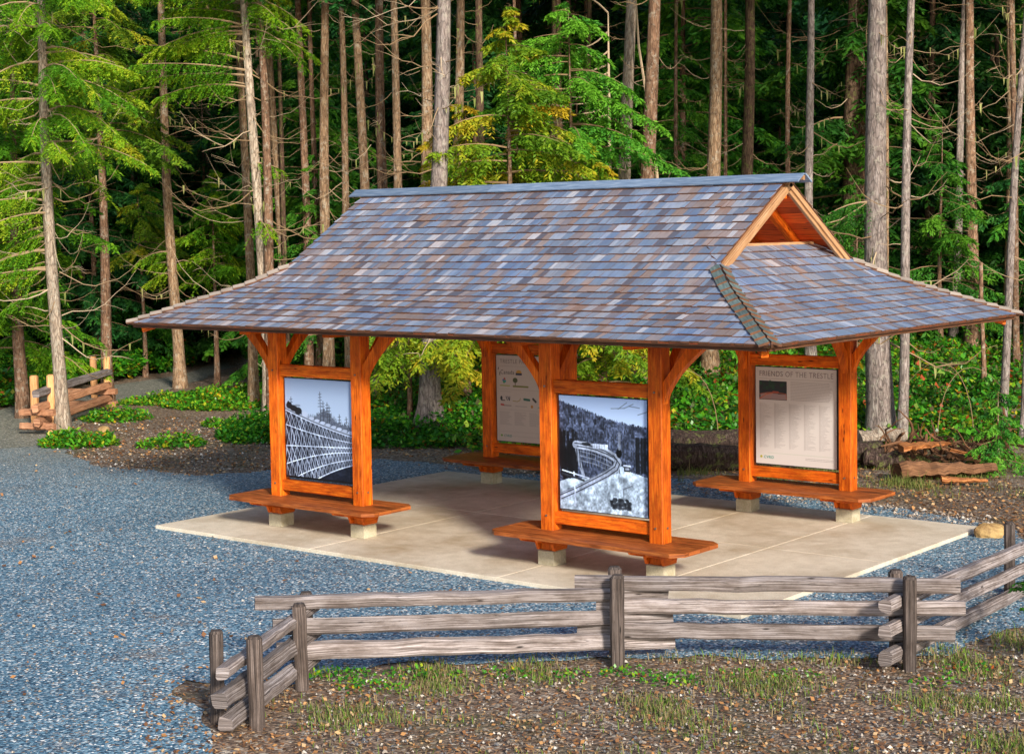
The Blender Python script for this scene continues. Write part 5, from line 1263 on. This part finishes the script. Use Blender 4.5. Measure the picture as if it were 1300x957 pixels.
patch(235, 508, 1.8, 0.9, 4000, 0.4, 'row of yellow-green shrubs along the near edge of the path', 6, tone=.62)
patch(328, 548, 0.9, 1.8, 6500, 0.6, 'deep green shrubs directly behind the left post of the first bench', 7, tone=.42)
patch(385, 548, 1.8, 1.8, 8000, 0.6, 'deep green shrubs seen through the frame of the first bench', 8, tone=.4)
patch(540, 545, 2.6, 2.0, 12000, 0.75, 'lush green shrubs round the foot of the broad grey trunk', 9, tone=.34)
# front verge weeds
for i, (px, py, wx, n) in enumerate(((430, 853, .35, 200), (520, 852, .3, 150), (560, 855, .25, 130), (640, 853, .3, 120), (720, 856, .35, 150), (800, 851, .3, 160), (850, 858, .35, 180), (940, 851, .25, 100), (1010, 853, .3, 100), (1230, 846, .35, 120), (1190, 862, .3, 120), (470, 870, .4, 200))):
    patch(px, py, wx, .22, n, .10, ('low weeds in the gravelly verge in front of the rail fence'), 90+i, size=.045, tone=.55)['group'] = 'weeds in the front verge'

def debris(name, label, n, bounds, maskf, size, seed, mat, cat, tonef=None, chunky=False, zoff=0.0):
    rng = np.random.default_rng(seed); pxs = rng.uniform(bounds[0], bounds[1], n*6); pys = rng.uniform(bounds[2], bounds[3], n*6)
    keep = maskf(pxs, pys, rng); pxs, pys = pxs[keep][:n], pys[keep][:n]; n = len(pxs)
    d = _F[None]+_R[None]*((pxs-650)/F_PX)[:, None]-_U[None]*((pys-434)/F_PX)[:, None]; t = (-0.05-CAM[2])/d[:, 2]; P = CAM+d*t[:, None]
    z = terrain(P[:, 0], P[:, 1])-0.055+zoff; s = size*np.minimum(rng.lognormal(0, .45, n), 1.8)
    if not chunky:
        V = leaves_at(rng, P[:, 0], P[:, 1], z+s*.2, s, None, .25); tn = rng.random(n)
    else:
        ax = rng.normal(0, 1, (n, 3)); ax /= np.linalg.norm(ax, axis=1, keepdims=True); ax[:, 2] *= .3
        bx = np.cross(ax, [0, 0, 1.0]); bx /= np.linalg.norm(bx, axis=1, keepdims=True); c = np.stack([P[:, 0], P[:, 1], z+s*.15], -1); s_ = s[:, None]
        up = np.array([[0, 0, 1.0]]); j = lambda: rng.uniform(.6, 1.2, (n, 1))
        a0, a1, b0, b1 = c+ax*s_*j()*.6, c-ax*s_*j()*.6, c+bx*s_*j()*.45, c-bx*s_*j()*.45; tt = c+up*s_*j()*.42
        m1, m2, m3, m4 = (a0+b0)/2+up*s_*.1, (b0+a1)/2+up*s_*.1, (a1+b1)/2+up*s_*.1, (b1+a0)/2+up*s_*.1
        V = np.concatenate([np.stack([a0, m1, tt, m4], 1), np.stack([b0, m2, tt, m1], 1), np.stack([a1, m3, tt, m2], 1), np.stack([b1, m4, tt, m3], 1)]); tn = np.tile(rng.random(n), 4)
    me = quads_mesh(name, V, tn, mat)
    return tag(link(bpy.data.objects.new(name, me)), label, cat, kind='stuff')
def dirt_right(px, py, rng):
    lo = np.interp(px, [480, 570, 870, 1000, 1240, 1320], [578, 586, 600, 620, 660, 690]); return (py < lo+6*rng.normal(0, 1, len(px))) & (py > lo-65)
debris('leaf_litter', 'brown and rust leaf litter on the bare dirt behind the slab', 9000, (470, 1330, 545, 700), dirt_right, .045, 71, M['litter'], 'leaf litter')
debris('leaf_litter', 'brown litter and sticks on the bare dirt left of the pavilion', 3000, (60, 350, 530, 605), lambda px, py, rng: py < np.interp(px, [60, 130, 250, 350], [562, 594, 604, 596])+4*rng.normal(0, 1, len(px)), .05, 72, M['litter'], 'leaf litter')
debris('scattered_stones', 'pale scattered stones on the dirt left of the pavilion', 900, (60, 350, 530, 610), lambda px, py, rng: py < np.interp(px, [60, 130, 250, 350], [566, 598, 608, 600]), .05, 73, M['pebble'], 'stones', chunky=True)
debris('scattered_stones', 'pale stones mixed in the verge in front of the rail fence', 2200, (380, 1330, 770, 960), lambda px, py, rng: py > np.interp(px, [380, 780, 1150, 1330], [856, 838, 826, 780])+7*rng.normal(0, 1, len(px)), .032, 74, M['pebble'], 'stones', chunky=True)
debris('leaf_litter', 'brown dead leaves and needles in the verge in front of the rail fence', 6000, (180, 1330, 770, 960), lambda px, py, rng: py > np.interp(px, [180, 240, 380, 780, 1150, 1330], [870, 862, 866, 845, 838, 800])+8*rng.normal(0, 1, len(px)), .035, 75, M['litter'], 'leaf litter')
debris('gravel_stones', 'loose larger stones lying on the blue-grey gravel', 2600, (-60, 1320, 540, 960), lambda px, py, rng: (rng.random(len(px)) < .9) & ((py > 610) | (px < 190)) & ~((px > 195) & (px < 950) & (py < 668+(px-190)*.155) & (py > 590)) & ~((px >= 940) & (py < 668+(1250-px)*.40)), .028, 76, M['pebble'], 'stones', chunky=True)
debris('fallen_leaves', 'a few orange-brown leaves dropped on the gravel', 260, (-20, 700, 560, 900), lambda px, py, rng: ((px < 190) | (py > 700+(px-300)*.12)), .05, 77, M['litter'], 'leaves', zoff=.01)
debris('gravel_stones', 'pale stones along the back edge of the slab', 1500, (560, 1260, 585, 680), lambda px, py, rng: np.abs(py-np.interp(px, [568, 1000, 1248], [590, 632, 662])) < 6, .05, 78, M['pebble'], 'stones', chunky=True)

# ------------------------------------------------------------------ logs, stump, rock
def log(name, pa, pb, rad, mat, label, seed, zc=None, n=14, bend=0.1, cat='log'):
    A = at(*pa, 0.0); B = at(*pb, 0.0); r = random.Random(seed)
    A[2] = float(terrain(A[0], A[1]))+rad*.75; B[2] = float(terrain(B[0], B[1]))+rad*.75
    if zc: A[2] += zc; B[2] += zc
    V3 = []; mb = MB(); segs = 26; nseg = 14; ph = [r.uniform(0, 6) for _ in range(3)]
    d = (B-A); L = np.linalg.norm(d); d = d/L; s_ = np.cross(d, [0, 0, 1.0]); s_ /= np.linalg.norm(s_); u_ = np.cross(s_, d)
    rings = []
    for k in range(segs+1):
        t = k/segs; c = A+d*L*t-A+s_*bend*math.sin(t*3+ph[0])+u_*0.04*math.sin(t*9+ph[1]); rr = rad*(1-.25*t)*(1+r.uniform(-.06, .06))
        rings.append([tuple(c+(s_*math.cos(2*math.pi*i/nseg)+u_*math.sin(2*math.pi*i/nseg))*rr*(1+.10*math.sin(3*2*math.pi*i/nseg+ph[2]+t*2)+r.uniform(-.07, .07))) for i in range(nseg)])
    for k in range(segs):
        for i in range(nseg):
            j = (i+1) % nseg; mb.poly([rings[k][i], rings[k+1][i], rings[k+1][j], rings[k][j]], [(L*k/segs, i*.1), (L*(k+1)/segs, i*.1), (L*(k+1)/segs, i*.1+.1), (L*k/segs, i*.1+.1)], .5)
    mb.poly(rings[0]); mb.poly(rings[-1][::-1])
    o = mb.build(name, mat); o.location = tuple(A); return tag(o, label, cat)
log('fallen_log', (690, 596), (1120, 589), .27, M['log_bark'], 'dark rotting log lying nearest along the edge of the dirt behind the slab', 1)
log('fallen_log', (700, 580), (1040, 576), .26, M['log_bark'], 'dark log lying behind the nearest rotting log, further from the slab', 2, zc=.1)
log('fallen_log', (1085, 574), (1152, 569), .17, M['bark_pale'], 'short pale grey log at the foot of the biggest grey trunk', 3, zc=.15)
log('fallen_log', (1100, 590), (1145, 592), .15, M['log_bark'], 'short mossy log below the pale grey log', 4)
# torn-up rotten stump and heartwood
def splinter(name, pa, pb, za, zb, w_, h_, mat, label, seed, cat='split wood', jit=.35):
    A = at(*pa, 0.0); B = at(*pb, 0.0); r = random.Random(seed)
    A[2] = float(terrain(A[0], A[1]))+za; B[2] = float(terrain(B[0], B[1]))+zb
    mb = MB(); mb.beam((0, 0, 0), tuple(B-A), w_, h_, ch=min(w_, h_)*.3, jit=jit, segs=16, rng=r, taper=.45, tone=.6)
    o = mb.build(name, mat); o.location = tuple(A); return tag(o, label, cat)
splinter('split_log', (1143, 594), (1206, 592), .38, .42, .34, .13, M['split_wood'], 'bright orange split slab lying on top of the torn log pile', 1)
splinter('split_log', (1138, 606), (1262, 602), .12, .12, .5, .34, M['rot_wood'], 'brown broken log lying on the ground under the bright orange slab', 2)
splinter('split_log', (1195, 612), (1254, 612), .05, .03, .2, .10, M['split_wood'], 'orange-brown splinter in front of the broken log', 3)
splinter('split_log', (1205, 597), (1250, 596), .38, .22, .14, .07, M['split_wood'], 'thin orange splinter on the right half of the broken log', 4)
st_ = empty('uprooted_stump', tuple(at(1195, 590, 0.0))); tag(st_, 'tangled orange-brown uprooted roots rising behind the broken log pile', 'stump')
rr_ = random.Random(12); mb = MB()
for k in range(80):
    a = rr_.uniform(0, 2*math.pi); p = Vector((rr_.uniform(-1.3, .9), rr_.uniform(-.3, 1.1), rr_.uniform(0, .25))); d = Vector((math.cos(a)*.8, math.sin(a)*.8, rr_.uniform(.0, 1.1))); pts = [p]; L = rr_.uniform(.3, 1.1)
    for i in range(6): d = (d+Vector((rr_.gauss(0, .4), rr_.gauss(0, .4), rr_.gauss(-.12, .3)))).normalized(); pts.append(pts[-1]+d*L/6)
    t0 = rr_.uniform(.02, .075); mb.tube(pts, [t0*(1-.13*i) for i in range(7)], 6, rr_.random(), True)
mb.build('roots', M['rot_wood'], st_)
def rock(px, py, sx, sy, sz, label, seed, mat):
    r = random.Random(seed); c = at(px, py, -0.05); bm_v = []; n1, n2 = 14, 9; mb = MB()
    def P(i, j):
        a = 2*math.pi*i/n1; b = math.pi*j/n2; rs_ = random.Random((i % n1)*31+j*7+seed if 0 < j < n2 else j+seed)
        k = 1+rs_.uniform(-.07, .07)+.09*math.sin(2*a+seed)*math.sin(b)+.06*math.sin(3*a+b*2)
        p = Vector((math.cos(a)*math.sin(b), math.sin(a)*math.sin(b), math.cos(b)))*k
        p = Vector((math.copysign(abs(p.x)**.8, p.x), math.copysign(abs(p.y)**.8, p.y), math.copysign(abs(p.z)**.75, p.z)))
        return (p.x*sx, p.y*sy, p.z*sz+sz*.6)
    for j in range(n2):
        for i in range(n1): mb.poly([P(i, j), P(i, j+1), P(i+1, j+1), P(i+1, j)])
    o = mb.build('rock', mat); o.location = tuple(c); o.rotation_euler = (0, 0, .5); return tag(o, label, 'rock')
M['rock_tan'] = concrete('ochre_rock', (0.42, 0.28, 0.11), (0.16, 0.08, 0.03), 5)
rock(1256, 681, .20, .15, .12, 'ochre boulder at the right corner of the slab, beside the far fence post', 1, M['rock_tan'])
rock(132, 548, .13, .1, .08, 'pale tan stone on the dirt right of the pale fir', 2, M['rock_tan'])
# arching bare canes in the bank
rc = random.Random(5)
for k, (px, py) in enumerate(((1190, 560), (1236, 556), (912, 558))):
    q = on_ground(px, py); o_ = empty('bare_cane', tuple(q)); tag(o_, 'thin pale arching cane standing in the green bank', 'dead cane', 'arching bare canes in the bank')
    mb = MB(); d = rc.choice((-1, 1)); H = rc.uniform(.9, 1.7); pts = [Vector((RH[0]*d*H*.75*(1-math.cos(t*1.3)), RH[1]*d*H*.75*(1-math.cos(t*1.3)), H*math.sin(t*1.75))) for t in np.linspace(0, 1.45, 12)]
    mb.tube(pts, [.009*(1-.07*i) for i in range(12)], 4, .45, False); mb.build('cane', M['twig'], o_)
# fir sapling whose boughs reach in at the lower right
q = at(1345, 840, -0.05)
sap = empty('fir_sapling', tuple(q)); tag(sap, 'green fir sapling reaching in at the lower right corner before the fence', 'tree')
link(bpy.data.objects.new('trunk', trunk_mesh(.03, 1.9, 5, n=7, mat=M['bark_brown'], taperH=2.4, flare=.3)), sap)
link(bpy.data.objects.new('crown', conifer_meshes('crown', 77, 1.95, .25, .62, 26, M['hemlock'], step=.05, leaf=.05, lw=.012, twigL=.24, m=6, hang=.25, tone=.8)), sap)
# small weedy fir near the right bank
young(1268, 596, 1.5, .8, 'hemlock', 'small dark green fir at the right end of the broken log pile', 'fir_sapling', 26, 140, .1, tone=.6, leaf=.08)

# dry grass and green blades along the verge and round the fence posts
def blades(name, label, n, bounds, maskf, hh, seed, stops):
    rng = np.random.default_rng(seed); pxs = rng.uniform(bounds[0], bounds[1], n*8); pys = rng.uniform(bounds[2], bounds[3], n*8)
    d = _F[None]+_R[None]*((pxs-650)/F_PX)[:, None]-_U[None]*((pys-434)/F_PX)[:, None]; t = (-0.05-CAM[2])/d[:, 2]; P = CAM+d*t[:, None]
    keep = maskf(pxs, pys, rng) & (rng.random(len(pxs)) < pol(P[:, 0], P[:, 1], 2.3)**4); P = P[keep][:n]; n = len(P)
    a = rng.uniform(0, 2*math.pi, n); h = hh*rng.lognormal(0, .4, n); ln = rng.uniform(.1, .9, n)*h; w_ = .0035+.003*rng.random(n)
    b = np.stack([P[:, 0], P[:, 1], np.full(n, -.06)], -1); o = np.stack([np.cos(a), np.sin(a), np.zeros(n)], -1); pe = np.stack([-np.sin(a), np.cos(a), np.zeros(n)], -1)*w_[:, None]
    up = np.array([0, 0, 1.0]); mid = b+o*ln[:, None]*.35+up*h[:, None]*.65; tip = b+o*ln[:, None]+up*h[:, None]
    V = np.stack([b-pe, b+pe, mid+pe*.8, mid-pe*.8], 1); V2 = np.stack([mid-pe*.8, mid+pe*.8, tip+pe*.1, tip-pe*.1], 1); tn = rng.random(n)
    me = quads_mesh(name, np.concatenate([V, V2]), np.concatenate([tn, tn]), tone_mat(name+'_blades', stops, .7, .25))
    return tag(link(bpy.data.objects.new(name, me)), label, 'grass', kind='stuff')
blades('grass', 'dry tan grass and green blades in the verge in front of the rail fence', 9000, (330, 1340, 800, 960), lambda px, py, rng: py > np.interp(px, [330, 400, 780, 1150, 1340], [868, 846, 836, 832, 790])+5*rng.normal(0, 1, len(px)), .05, 5,
       [(0, (.32, .24, .12)), (.4, (.22, .18, .09)), (.6, (.10, .16, .03)), (1, (.16, .28, .03))])
blades('grass', 'sparse mossy grass on the dirt round the broken logs', 12000, (860, 1340, 548, 640), lambda px, py, rng: py < np.interp(px, [860, 1340], [612, 640]), .09, 6,
       [(0, (.10, .12, .03)), (.5, (.13, .19, .03)), (1, (.30, .24, .10))])
